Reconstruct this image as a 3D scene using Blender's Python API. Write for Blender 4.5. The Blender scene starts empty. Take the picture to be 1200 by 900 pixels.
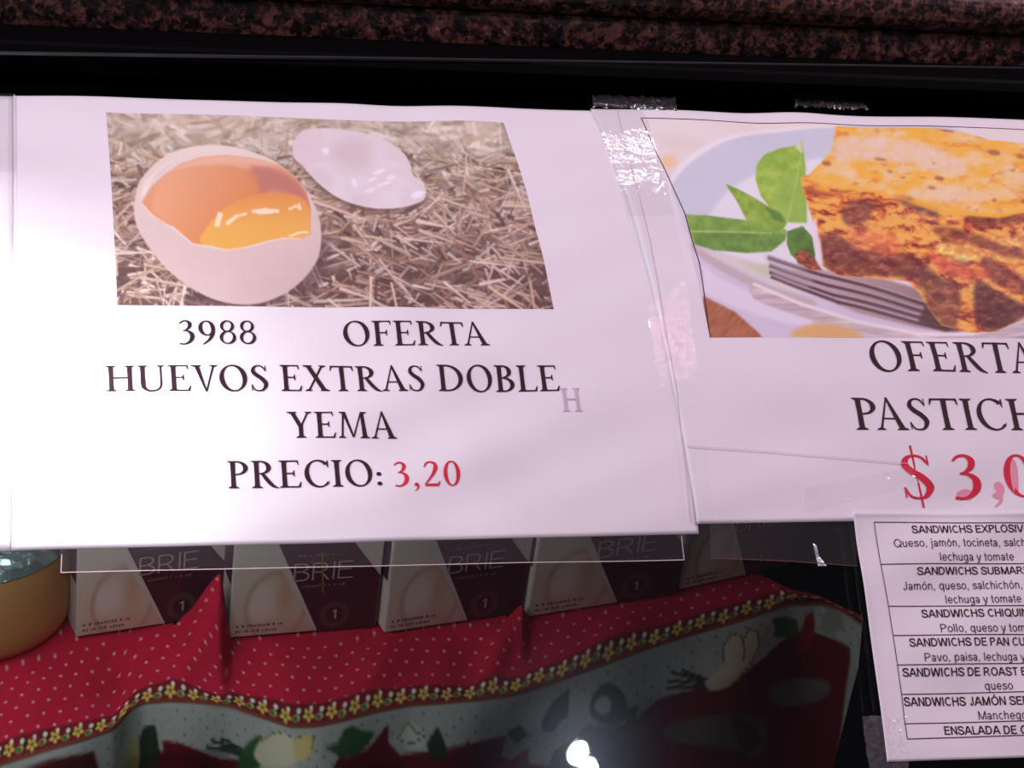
import bpy, bmesh, math, random
import numpy as np
from mathutils import Matrix, Vector

# ------------------------------------------------------------------ camera
PITCH = math.radians(-26); F = 2237.5; YAW = .3321; ROLL = .1381; CZ = 1.45
GD, GA, GB, GC = .7787, .8991, 2.1781, 7.1554          # curved front glass profile
def _rot():
    fw = np.array([math.sin(YAW)*math.cos(PITCH), math.cos(YAW)*math.cos(PITCH), math.sin(PITCH)])
    r = np.array([math.cos(YAW), -math.sin(YAW), 0.]); u = np.cross(r, fw)
    c, s = math.cos(ROLL), math.sin(ROLL)
    return c*r+s*u, -s*r+c*u, fw
CR, CU, CF = _rot()
scene = bpy.context.scene
col = scene.collection
cam = bpy.data.cameras.new('camera'); co = bpy.data.objects.new('camera', cam); col.objects.link(co)
co.matrix_world = Matrix(((CR[0], CU[0], -CF[0], 0), (CR[1], CU[1], -CF[1], 0), (CR[2], CU[2], -CF[2], CZ), (0, 0, 0, 1)))
cam.sensor_width = 36; cam.lens = 36*F/1200; cam.clip_start = .02; cam.clip_end = 50
scene.camera = co

# ------------------------------------------------------------------ light and exposure
w = bpy.data.worlds.new('world'); scene.world = w; w.use_nodes = True
w.node_tree.nodes['Background'].inputs[0].default_value = (.85, .78, .95, 1)
w.node_tree.nodes['Background'].inputs[1].default_value = .05
scene.view_settings.view_transform = 'Standard'; scene.view_settings.look = 'None'
scene.view_settings.gamma = 1; scene.view_settings.use_curve_mapping = False
scene.view_settings.exposure = -.04
def area(name, loc, target, size, power, color, shape='RECTANGLE', size_y=None):
    l = bpy.data.lights.new(name, 'AREA'); l.shape = shape; l.size = size
    if shape in ('RECTANGLE', 'ELLIPSE'): l.size_y = size_y or size
    l.energy = power; l.color = color
    o = bpy.data.objects.new(name, l); col.objects.link(o); o.location = loc
    o.rotation_euler = (Vector(target)-Vector(loc)).to_track_quat('-Z', 'Y').to_euler(); return o
area('ceiling_panel_light', (-1.2, .5, 2.9), (.2, .7, 1.1), .9, 40, (.90, .86, 1.0))
area('glint_spot', (1.02, 1.57, 2.9), (.4, .75, 1.1), .10, .9, (1., .95, 1.))  # added lamp, placed so the seam tape shows a white glint
area('ceiling_strip_light', (2.2, .7, 2.7), (.4, .75, 1.1), .5, 22, (1., .78, .90))
area('aisle_light', (-1.6, -1.6, 2.2), (.2, .7, 1.1), 1.0, 15, (1., .72, .86))
area('pink_glint_light', (1.03, .30, 2.85), (.3, .7, 1.1), .16, 4.5, (1., .42, .52))  # added pink lamp for the glint on the crinkled seam tape
area('left_glint_spot', (.085, .815, 2.85), (.085, .8, 1.1), .10, 1.2, (.95, .95, 1.))  # added lamp, mirrored to give the left tape its bright highlight
area('red_glow_light', (.42, 1.24, 1.31), (.385, .90, 1.235), .10, .5, (1., .05, .08)).data.spread = 1.3  # added lamp behind the granite edge for a red glow on top
area('case_lamp', (-.1, .80, 1.13), (.12, 1.0, .80), .5, .85, (.93, .97, 1.0), size_y=.03)
area('front_case_lamp', (.03, .74, 1.06), (.16, .90, .78), .2, .50, (.85, .97, 1.0), size_y=.02)

# ------------------------------------------------------------------ projection helpers (pixel of the 1200x900 photo -> place in the world)
def rays(px):
    px = np.atleast_2d(np.asarray(px, float))
    return (px[:, :1]-600)/F*CR-(px[:, 1:2]-450)/F*CU+CF
_s = np.linspace(-.42, .22, 1281)
_sc = np.clip(_s, -.2, .185)
_t = GA+GB*_sc+GC*_sc**2
def _cum(a):
    d = _s[1]-_s[0]; return np.concatenate([[0], np.cumsum((a[1:]+a[:-1])/2*d)])
_y = _cum(np.sin(_t)); _z = _cum(np.cos(_t))
_y -= np.interp(0, _s, _y); _z -= np.interp(0, _s, _z)
_y += GD*math.cos(PITCH); _z += GD*math.sin(PITCH)
_el = np.arctan2(_z, _y); _R = np.hypot(_y, _z)
def XS(px):
    d = rays(px); e = np.arctan2(d[:, 2], d[:, 1])
    S = np.interp(e, _el, _s); R = np.interp(e, _el, _R)
    return np.stack([d[:, 0]/np.hypot(d[:, 1], d[:, 2])*R, S], 1)
def wrinkle(X, S):
    a = .00060*np.sin(55*X+95*S+1.5*np.sin(31*X))*np.sin(23*X-40*S+1)
    b = .00044*np.sin(150*S-45*X+2*np.sin(17*X+.5)+2)*(.5+.5*np.sin(29*X+1.3))
    c = .0002*np.sin(70*X*1.0-150*S+2*np.sin(40*S))
    return a+b+c
def P3(xs, off=0., wr=True):
    xs = np.atleast_2d(np.asarray(xs, float)); X, S = xs[:, 0], xs[:, 1]
    t = np.interp(S, _s, _t); o = off+(wrinkle(X, S) if wr else 0)
    return np.stack([X, np.interp(S, _s, _y)-np.cos(t)*o, np.interp(S, _s, _z)+np.sin(t)*o+CZ], 1)
def to_px(p):
    p = np.atleast_2d(np.asarray(p, float))-[0, 0, CZ]; k = p@CF
    return np.stack([600+p@CR/k*F, 450-p@CU/k*F], 1)
def at_z(px, z):
    d = rays(px); return d*((z-CZ)/d[:, 2:3])+[0, 0, CZ]
def at_y(px, y):
    d = rays(px); return d*(np.asarray(y).reshape(-1, 1)/d[:, 1:2])+[0, 0, CZ]

# ------------------------------------------------------------------ mesh helpers
def link(name, v, f, mat, parent=None, smooth=False, colors=None):
    me = bpy.data.meshes.new(name)
    v = np.asarray(v, float)
    if isinstance(f, np.ndarray):
        me.vertices.add(len(v)); me.vertices.foreach_set('co', v.astype(np.float32).ravel())
        n, k = f.shape
        me.loops.add(n*k); me.loops.foreach_set('vertex_index', f.astype(np.int32).ravel())
        me.polygons.add(n); me.polygons.foreach_set('loop_start', np.arange(0, n*k, k, dtype=np.int32))
        me.polygons.foreach_set('loop_total', np.full(n, k, dtype=np.int32))
        me.update(calc_edges=True)
    else:
        me.from_pydata([tuple(map(float, q)) for q in v], [], f)
    if colors is not None:
        a = me.color_attributes.new('print', 'FLOAT_COLOR', 'POINT')
        c = np.clip(colors, 0, 255)/255.; c = np.where(c <= .04045, c/12.92, ((c+.055)/1.055)**2.4)
        a.data.foreach_set('color', np.concatenate([c, np.ones((len(c), 1))], 1).astype(np.float32).ravel())
    me.materials.append(mat)
    if smooth: me.polygons.foreach_set('use_smooth', [True]*len(me.polygons))
    me.update()
    o = bpy.data.objects.new(name, me); col.objects.link(o); o.parent = parent
    return o
def tag(o, label, cat, group=None, kind=None):
    o['label'] = label; o['category'] = cat
    if group: o['group'] = group
    if kind: o['kind'] = kind
    return o
def structure(o, label=None):
    o['kind'] = 'structure'
    if label: o['label'] = label
    return o
def grid_faces(nu, nv):
    i, j = np.meshgrid(np.arange(nu-1), np.arange(nv-1), indexing='ij'); a = (i*nv+j).ravel()
    return np.stack([a, a+nv, a+nv+1, a+1], 1)
def solid(o, t, offset=-1):
    m = o.modifiers.new('thickness', 'SOLIDIFY'); m.thickness = t; m.offset = offset; return o
def prism(name, poly, z0, z1, mat, parent=None):
    n = len(poly); v = [(*p[:2], z0) for p in poly]+[(*p[:2], z1) for p in poly]
    f = [list(range(n))[::-1], list(range(n, 2*n))]+[[i, (i+1) % n, n+(i+1) % n, n+i] for i in range(n)]
    return link(name, v, f, mat, parent)
def extrude_x(name, prof, a, b, mat, parent=None, nseg=1, smooth=False):
    """profile (dy,dz) list swept from 3D point a to 3D point b"""
    a = np.array(a); b = np.array(b); n = len(prof); v = []; f = []
    for k in range(nseg+1):
        c = a+(b-a)*k/nseg
        v += [(c[0], c[1]+p[0], c[2]+p[1]) for p in prof]
    for k in range(nseg):
        for i in range(n):
            j = (i+1) % n; f.append([k*n+i, k*n+j, (k+1)*n+j, (k+1)*n+i])
    f.append(list(range(n))); f.append([nseg*n+i for i in range(n)][::-1])
    o = link(name, v, f, mat, parent, smooth)
    bm = bmesh.new(); bm.from_mesh(o.data); bmesh.ops.recalc_face_normals(bm, faces=bm.faces); bm.to_mesh(o.data); bm.free()
    return o

# ------------------------------------------------------------------ materials
def srgb(c):
    c = [x/255 for x in c[:3]]
    return tuple([x/12.92 if x <= .04045 else ((x+.055)/1.055)**2.4 for x in c]+[1])
def mat(name, color=(128, 128, 128), rough=.6, spec=.3, metal=0, noise=0, nscale=60, bump=0, bscale=80, attr=None, coat=0):
    m = bpy.data.materials.new(name); m.use_nodes = True; nt = m.node_tree; b = nt.nodes['Principled BSDF']
    b.inputs['Base Color'].default_value = srgb(color); b.inputs['Roughness'].default_value = rough
    b.inputs['Specular IOR Level'].default_value = spec; b.inputs['Metallic'].default_value = metal
    b.inputs['Coat Weight'].default_value = coat
    tc = nt.nodes.new('ShaderNodeTexCoord')
    if attr:
        a = nt.nodes.new('ShaderNodeAttribute'); a.attribute_name = attr; nt.links.new(a.outputs['Color'], b.inputs['Base Color'])
    elif noise:
        n = nt.nodes.new('ShaderNodeTexNoise'); n.inputs['Scale'].default_value = nscale; n.inputs['Detail'].default_value = 5
        r = nt.nodes.new('ShaderNodeMapRange'); r.inputs[3].default_value = 1-noise; r.inputs[4].default_value = 1+noise
        mx = nt.nodes.new('ShaderNodeMix'); mx.data_type = 'RGBA'; mx.blend_type = 'MULTIPLY'; mx.inputs[0].default_value = 1
        mx.inputs[6].default_value = srgb(color); nt.links.new(tc.outputs['Object'], n.inputs['Vector'])
        nt.links.new(n.outputs['Fac'], r.inputs[0]); nt.links.new(r.outputs[0], mx.inputs[7]); nt.links.new(mx.outputs[2], b.inputs['Base Color'])
    if bump:
        n2 = nt.nodes.new('ShaderNodeTexNoise'); n2.inputs['Scale'].default_value = bscale; n2.inputs['Detail'].default_value = 4
        bp = nt.nodes.new('ShaderNodeBump'); bp.inputs['Strength'].default_value = bump; bp.inputs['Distance'].default_value = .001
        nt.links.new(tc.outputs['Object'], n2.inputs['Vector']); nt.links.new(n2.outputs['Fac'], bp.inputs['Height']); nt.links.new(bp.outputs[0], b.inputs['Normal'])
    return m
def film(name, gloss, rough, haze=0., tint=(1, 1, 1), bump=0., bscale=300, hazecol=(.8, .8, .85), rough2=None):
    """clear film or glass: transparent, a fresnel reflection, optional haze; bump crinkles the reflection"""
    m = bpy.data.materials.new(name); m.use_nodes = True; nt = m.node_tree; nt.nodes.clear(); N = nt.nodes.new; L = nt.links.new
    out = N('ShaderNodeOutputMaterial'); tr = N('ShaderNodeBsdfTransparent'); tr.inputs[0].default_value = (*tint, 1)
    gl = N('ShaderNodeBsdfGlossy'); gl.inputs['Roughness'].default_value = rough; gl.inputs['Color'].default_value = (1, 1, 1, 1)
    df = N('ShaderNodeBsdfDiffuse'); df.inputs[0].default_value = (*hazecol, 1)
    m1 = N('ShaderNodeMixShader'); m1.inputs[0].default_value = haze; L(tr.outputs[0], m1.inputs[1]); L(df.outputs[0], m1.inputs[2])
    last = m1
    if rough2:
        g2 = N('ShaderNodeBsdfGlossy'); g2.inputs['Roughness'].default_value = rough2; g2.inputs['Color'].default_value = (.75, .8, 1, 1)
        m3 = N('ShaderNodeMixShader'); m3.inputs[0].default_value = .009; L(m1.outputs[0], m3.inputs[1]); L(g2.outputs[0], m3.inputs[2]); last = m3
    fr = N('ShaderNodeFresnel'); fr.inputs[0].default_value = 1.45
    mu = N('ShaderNodeMath'); mu.operation = 'MULTIPLY'; mu.inputs[1].default_value = gloss; L(fr.outputs[0], mu.inputs[0])
    m2 = N('ShaderNodeMixShader'); L(mu.outputs[0], m2.inputs[0]); L(last.outputs[0], m2.inputs[1]); L(gl.outputs[0], m2.inputs[2]); L(m2.outputs[0], out.inputs[0])
    if bump:
        tc = N('ShaderNodeTexCoord'); n2 = N('ShaderNodeTexNoise'); n2.inputs['Scale'].default_value = bscale; n2.inputs['Detail'].default_value = 3
        bp = N('ShaderNodeBump'); bp.inputs['Strength'].default_value = bump; bp.inputs['Distance'].default_value = .002
        L(tc.outputs['Object'], n2.inputs['Vector']); L(n2.outputs['Fac'], bp.inputs['Height']); L(bp.outputs[0], gl.inputs['Normal'])
    return m
M = {}
M['paper'] = mat('paper', (229, 222, 228), .62, .25, noise=.018, nscale=30, bump=.12, bscale=45)
M['ink'] = mat('black_ink', (50, 27, 38), .6, .2)
M['grey_ink'] = mat('faded_ink', (196, 176, 192), .7, .1)
M['red_ink'] = mat('red_ink', (206, 44, 66), .6, .2, noise=.12, nscale=160)
M['smudge_ink'] = mat('smudged_red_ink', (224, 150, 168), .7, .2)
M['menu_ink'] = mat('menu_ink', (62, 44, 54), .6, .2)
M['print'] = mat('printed_picture', attr='print', rough=.5, spec=.3)
M['cloth'] = mat('printed_cotton', attr='print', rough=.9, spec=.1, bump=.25, bscale=700)
M['glass'] = film('case_glass', 1.0, .012, tint=(.72, .75, .74), rough2=.13)
M['tape'] = film('clear_tape', .13, .10, haze=.02, bump=.22, bscale=190, hazecol=(.9, .85, .9))
M['crinkled_tape'] = film('crinkled_tape', .45, .14, haze=.08, bump=.3, bscale=260, hazecol=(.8, .72, .78))
M['shiny_tape'] = film('shiny_tape', 1.2, .25, haze=.012, bump=.6, bscale=200)
M['tape_edge'] = mat('tape_edge', (196, 176, 176), .4, .5)  # pale line colour stands in for light refracted along tape edges
M['tape_shade'] = mat('paper_tape_edge', (205, 184, 198), .4, .5)
M['black'] = mat('black_metal_trim', (2, 2, 3), .6, .06, bump=.1, bscale=150)
M['black_edge'] = mat('trim_edge_highlight', (48, 50, 54), .4, .5, noise=.5, nscale=90)  # grey that paints in the highlight on the rail edge
M['dark'] = mat('dark_case_lining', (3, 3, 4), .8, .05)
M['card'] = mat('carton_board', (206, 190, 184), .55, .3, noise=.03, nscale=60)
M['maroon'] = mat('maroon_print', (78, 30, 44), .5, .35)
M['box_text'] = mat('pale_box_print', (184, 154, 152), .5, .2)
M['box_small'] = mat('small_box_print', (140, 92, 88), .6, .2)
M['emblem'] = mat('emblem_print', (104, 56, 60), .5, .2)
M['green_print'] = mat('green_print', (104, 120, 52), .5, .2)
M['rind'] = mat('cheese_rind', (190, 138, 84), .55, .3, noise=.22, nscale=26, bump=.5, bscale=50)
M['foil'] = mat('silver_foil', (205, 222, 226), .35, .6, metal=.85, bump=1.0, bscale=230)
def granite():
    m = bpy.data.materials.new('polished_granite'); m.use_nodes = True; nt = m.node_tree; N = nt.nodes.new; L = nt.links.new; b = nt.nodes['Principled BSDF']
    tc = N('ShaderNodeTexCoord'); v = N('ShaderNodeTexVoronoi'); v.inputs['Scale'].default_value = 420
    n = N('ShaderNodeTexNoise'); n.inputs['Scale'].default_value = 60; n.inputs['Detail'].default_value = 8; n.inputs['Roughness'].default_value = .75
    mp = N('ShaderNodeMixRGB'); mp.inputs[0].default_value = .35; L(tc.outputs['Object'], mp.inputs[1]); L(n.outputs['Color'], mp.inputs[2])
    L(tc.outputs['Object'], n.inputs['Vector']); 
    n0 = N('ShaderNodeTexNoise'); n0.inputs['Scale'].default_value = 120; n0.inputs['Detail'].default_value = 9; n0.inputs['Roughness'].default_value = .8; L(tc.outputs['Object'], n0.inputs['Vector'])
    L(tc.outputs['Object'], v.inputs['Vector'])
    cr = N('ShaderNodeValToRGB'); e = cr.color_ramp.elements; e[0].position = .42; e[0].color = srgb((20, 18, 22)); e[1].position = .66; e[1].color = srgb((165, 126, 116))
    for p, c in ((.49, (58, 42, 42)), (.54, (116, 74, 64)), (.59, (92, 62, 60))): q = e.new(p); q.color = srgb(c)
    L(n0.outputs['Fac'], cr.inputs[0])
    cv = N('ShaderNodeValToRGB'); e = cv.color_ramp.elements; e[0].color = srgb((255, 255, 255)); e[1].color = srgb((70, 66, 70)); e[0].position = .3; e[1].position = .8
    sp = N('ShaderNodeSeparateColor'); L(v.outputs['Color'], sp.inputs[0]); L(sp.outputs[0], cv.inputs[0])
    mx = N('ShaderNodeMix'); mx.data_type = 'RGBA'; mx.blend_type = 'MULTIPLY'; mx.inputs[0].default_value = .85
    L(cr.outputs[0], mx.inputs[6]); L(cv.outputs[0], mx.inputs[7]); L(mx.outputs[2], b.inputs['Base Color'])
    b.inputs['Roughness'].default_value = .3; b.inputs['Specular IOR Level'].default_value = .5
    return m
M['granite'] = granite()

# ------------------------------------------------------------------ painting of flat print (colour only)
def vnoise(x, y, seed=0):
    x = np.asarray(x, float); y = np.asarray(y, float)
    xi = np.floor(x).astype(np.int64); yi = np.floor(y).astype(np.int64); fx = x-xi; fy = y-yi
    fx = fx*fx*(3-2*fx); fy = fy*fy*(3-2*fy)
    def h(a, b):
        n = (a*374761393+b*668265263+seed*982451653) & 0x7fffffff
        n = ((n ^ (n >> 13))*1274126177) & 0x7fffffff
        return ((n ^ (n >> 16)) & 0xffff)/65535.
    return (h(xi, yi)*(1-fx)+h(xi+1, yi)*fx)*(1-fy)+(h(xi, yi+1)*(1-fx)+h(xi+1, yi+1)*fx)*fy
def fbm(x, y, seed=0, o=4):
    return sum(vnoise(x*2**k, y*2**k, seed+k)*.5**k for k in range(o))/sum(.5**k for k in range(o))
def smooth_poly(pts, n=6):
    p = np.array(pts, float); k = len(p); out = []
    for i in range(k):
        a, b, c, d = p[i-1], p[i], p[(i+1) % k], p[(i+2) % k]
        for j in range(n):
            t = j/n; out.append(.5*((2*b)+(-a+c)*t+(2*a-5*b+4*c-d)*t*t+(-a+3*b-3*c+d)*t**3))
    return np.array(out)
class Canvas:
    def __init__(s, x0, y0, x1, y1, base, k=2.):
        s.x0, s.y0, s.k = x0, y0, k; s.w = int((x1-x0)*k); s.h = int((y1-y0)*k)
        s.a = np.zeros((s.h, s.w, 3)); s.a[:] = base
        s.Y, s.X = np.mgrid[0:s.h, 0:s.w]; s.X = s.X/k+x0; s.Y = s.Y/k+y0
    def mask(s, pts, soft=.5, clip=None):
        pts = np.asarray(pts, float); pad = soft*3+1
        i0 = max(0, int((pts[:, 0].min()-pad-s.x0)*s.k)); i1 = min(s.w, int((pts[:, 0].max()+pad-s.x0)*s.k)+2)
        j0 = max(0, int((pts[:, 1].min()-pad-s.y0)*s.k)); j1 = min(s.h, int((pts[:, 1].max()+pad-s.y0)*s.k)+2)
        if i1 <= i0+1 or j1 <= j0+1: return None
        X = s.X[j0:j1, i0:i1]; Y = s.Y[j0:j1, i0:i1]; m = np.zeros(X.shape, bool)
        n = len(pts)
        for q in range(n):
            xa, ya = pts[q]; xb, yb = pts[(q+1) % n]
            if ya == yb: continue
            c = ((ya > Y) != (yb > Y)) & (X < (xb-xa)*(Y-ya)/(yb-ya)+xa); m ^= c
        m = m.astype(float); r = int(round(soft*s.k))
        for _ in range(2):
            if r < 1: break
            for ax in (0, 1):
                c = np.cumsum(np.concatenate([np.repeat(m.take([0], ax), r+1, ax), m, np.repeat(m.take([-1], ax), r, ax)], ax), ax)
                L = m.shape[ax]; m = (c.take(range(2*r+1, 2*r+1+L), ax)-c.take(range(0, L), ax))/(2*r+1)
        return (slice(j0, j1), slice(i0, i1)), m
    def poly(s, pts, c, soft=.5, alpha=1., sm=0, within=None):
        if sm: pts = smooth_poly(pts, sm)
        r = s.mask(pts, soft)
        if r is None: return
        sl, m = r; m = m*alpha
        if within is not None: m = m*within[sl]
        if callable(c): c = c(s.X[sl], s.Y[sl])
        s.a[sl] = s.a[sl]*(1-m[..., None])+np.asarray(c, float)*m[..., None]
    def full(s, pts, soft=.5, sm=0):
        if sm: pts = smooth_poly(pts, sm)
        o = np.zeros((s.h, s.w)); r = s.mask(pts, soft)
        if r: o[r[0]] = r[1]
        return o
    def ell(s, x, y, rx, ry, c, ang=0, soft=.5, alpha=1., within=None):
        t = np.linspace(0, 2*np.pi, 25)[:-1]; ca, sa = math.cos(ang), math.sin(ang)
        s.poly(np.stack([x+rx*np.cos(t)*ca-ry*np.sin(t)*sa, y+rx*np.cos(t)*sa+ry*np.sin(t)*ca], 1), c, soft, alpha, within=within)
    def line(s, pts, wd, c, soft=.4, alpha=1., within=None):
        p = np.array(pts, float)
        for a, b in zip(p[:-1], p[1:]):
            d = b-a; L = np.hypot(*d)+1e-9; n = np.array([-d[1], d[0]])/L*wd/2; e = d/L*wd*.3
            s.poly([a-e+n, b+e+n, b+e-n, a-e-n], c, soft, alpha, within=within)
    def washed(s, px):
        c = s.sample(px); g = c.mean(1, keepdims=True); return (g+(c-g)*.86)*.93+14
    def sample(s, px):
        x = np.clip((px[:, 0]-s.x0)*s.k, 0, s.w-1.001); y = np.clip((px[:, 1]-s.y0)*s.k, 0, s.h-1.001)
        i = x.astype(int); j = y.astype(int); fx = (x-i)[:, None]; fy = (y-j)[:, None]; A = s.a
        return (A[j, i]*(1-fx)+A[j, i+1]*fx)*(1-fy)+(A[j+1, i]*(1-fx)+A[j+1, i+1]*fx)*fy
def lerp(a, b, t): return np.asarray(a, float)+(np.asarray(b, float)-np.asarray(a, float))*np.clip(t, 0, 1)[..., None]

# ------------------------------------------------------------------ the setting: shelf, case lining, glass, trim, granite
ZS = .80
_box_y = .98
glass_s = np.linspace(-.36, .172, 90); glass_x = np.linspace(-.35, .95, 30)
g = np.array([(x, s) for x in glass_x for s in glass_s])
glass = link('glass_pane', P3(g, 0, False), grid_faces(30, 90), M['glass'], smooth=True)
solid(glass, .005, -1)
tag(glass, 'curved clear front glass of the display case with papers taped on', 'glass')
back = prism('wall_back', [(-.5, 1.62), (1.4, 1.62), (1.4, 1.66), (-.5, 1.66)], .25, 1.17, M['dark']); structure(back)
low = prism('floor', [(-.5, .45), (1.4, .45), (1.4, 1.62), (-.5, 1.62)], .22, .25, M['dark']); structure(low)
sl = prism('wall_left', [(-.54, .45), (-.5, .45), (-.5, 1.66), (-.54, 1.66)], .22, 1.17, M['dark']); structure(sl)
sr = prism('wall_right', [(1.4, .45), (1.44, .45), (1.44, 1.66), (1.4, 1.66)], .22, 1.17, M['dark']); structure(sr)
# black metal trim holding the top of the glass
yt, zt = np.interp(.165, _s, _y), np.interp(.165, _s, _z)+CZ
tl = at_z([(0, 62)], zt+.012)[0]; trr = at_z([(1200, 80)], zt+.012)[0]; dvec = trr-tl
A = tl-dvec*.9; B = trr+dvec*1.2
ym = (tl[1]+trr[1])/2
lipy = yt-.001-ym
trim = extrude_x('black_trim_rail', [(lipy, -.0115), (lipy, -.004), (lipy+.004, -.002), (-.016, -.0015), (-.003, -.0012), (-.0015, 0), (.05, 0), (.05, -.024), (lipy+.012, -.024)], (-.4, ym, zt+.012), (1.0, ym, zt+.012), M['black'])
tag(trim, 'black metal rail clamping the top edge of the curved glass', 'trim')
pe = extrude_x('edge_highlight', [(-.0014, -.0004), (-.0014, .0006), (.0006, .0006), (.0006, -.0004)], A, B, M['black_edge'], trim)  # thin bar coloured as the highlight along the rail's top edge
pe['label'] = 'thin grey line along the rail painted as its edge highlight'
# granite counter with a laminated bullnose edge: lower slab, groove, upper slab
gb = at_y([(600, 73)], ym+.022)[0]
def bull(z0, z1, r, back=.5):
    p = [(back, z0), (r, z0)]; h = (z1-z0)/2
    for k in range(1, 12):
        a = -math.pi/2-math.pi*k/12; p.append((r+r*math.cos(a), (z0+z1)/2+h*math.sin(a)))
    return p+[(r, z1), (back, z1)]
h1, h2 = .0235, .0215
lo = extrude_x('granite_counter', bull(0, h1, .004), (-.5, ym+.022, gb[2]), (1.2, ym+.022, gb[2]), M['granite'])
up = extrude_x('top_slab', bull(h1+.0006, h1+.0006+h2, .009), (-.5, ym+.019, gb[2]), (1.2, ym+.019, gb[2]), M['granite'], lo)
tag(lo, 'polished brown and black speckled granite counter above the case', 'counter')
rl = extrude_x('front_strip', [(0, 0), (0, gb[2]-zt-.012), (.02, gb[2]-zt-.012), (.02, 0)], (-.4, ym+.027, zt+.012), (1.0, ym+.027, zt+.012), M['dark'], lo)

# ------------------------------------------------------------------ lamps whose reflection shows in the glass
def normal_at(S):
    t = np.interp(S, _s, _t); return np.array([0, -math.cos(t), math.sin(t)])
def mirror_lamp(px, zc, r, power, name='ceiling_spot', colr=(.85, .93, 1)):
    xs = XS([px]); p = P3(xs, 0, False)[0]; d = rays([px])[0]; d /= np.linalg.norm(d)
    n = normal_at(xs[0, 1]); q = d-2*d.dot(n)*n; L = p+q*((zc-p[2])/q[2])
    return area(name, L, L-np.array([0, 0, 1.]), r*2, power, colr, 'DISK')
mirror_lamp((678, 881), 2.85, .019, .5)
mirror_lamp((690, 902), 2.85, .018, .45)

# ------------------------------------------------------------------ serif lettering drawn as strokes
W_, T_ = .142, .062
def seg(x0, y0, x1, y1, w0, w1=None):
    w1 = w0 if w1 is None else w1; d = np.array([x1-x0, y1-y0]); n = np.array([-d[1], d[0]])/np.hypot(*d)/2
    a, b = np.array([x0, y0]), np.array([x1, y1]); return [[a+n*w0, a-n*w0, b-n*w1, b+n*w1]]
def hseg(x0, y0, x1, y1, w0, w1=None):      # diagonal cut flat at top and bottom, w = horizontal width
    w1 = w0 if w1 is None else w1
    return [[(x0-w0/2, y0), (x0+w0/2, y0), (x1+w1/2, y1), (x1-w1/2, y1)]]
def srf(x, y, w, l=.085, r=.085):           # bracketed foot or head serif
    s = 1 if y < .5 else -1
    return [[(x-w/2-l, y), (x+w/2+r, y), (x+w/2+r*.9, y+s*.028), (x+w/2, y+s*.075), (x-w/2, y+s*.075), (x-w/2-l*.9, y+s*.028)]]
def stem(x, w=W_, y0=0, y1=1, top=True, bot=True):
    o = [[(x-w/2, y0), (x+w/2, y0), (x+w/2*.9, (y0+y1)/2), (x+w/2, y1), (x-w/2, y1), (x-w/2*.9, (y0+y1)/2)]]
    if bot: o += srf(x, 0, w)
    if top: o += srf(x, 1, w)
    return o
def ring(cx, cy, rx, ry, a0=0, a1=360, thick=W_, thin=T_*.8, stress=15):
    n = max(6, int(abs(a1-a0)/11)); o = []; pr = None
    for k in range(n+1):
        a = math.radians(a0+(a1-a0)*k/n); w = thin+(thick-thin)*abs(math.cos(a-math.radians(stress)))**1.6
        c, s = math.cos(a), math.sin(a); nx, ny = c*ry, s*rx; q = math.hypot(nx, ny)
        P = (cx+rx*c, cy+ry*s); Q = (P[0]-nx/q*w, P[1]-ny/q*w)
        if pr: o.append([pr[0], P, Q, pr[1]])
        pr = (P, Q)
    return o
def path(pts, n=6):
    p = np.array(pts, float); o = []; pts2 = []
    for i in range(len(p)-1):
        a, b, c, d = p[max(i-1, 0)], p[i], p[i+1], p[min(i+2, len(p)-1)]
        for j in range(n+(i == len(p)-2)):
            t = j/n; pts2.append(.5*((2*b)+(-a+c)*t+(2*a-5*b+4*c-d)*t*t+(-a+3*b-3*c+d)*t**3))
    q = np.array(pts2); t = np.gradient(q[:, :2], axis=0); t /= np.hypot(t[:, 0], t[:, 1])[:, None]; nn = np.stack([-t[:, 1], t[:, 0]], 1)*q[:, 2:3]/2
    L, R = q[:, :2]+nn, q[:, :2]-nn
    return [[L[i], L[i+1], R[i+1], R[i]] for i in range(len(q)-1)]
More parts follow.
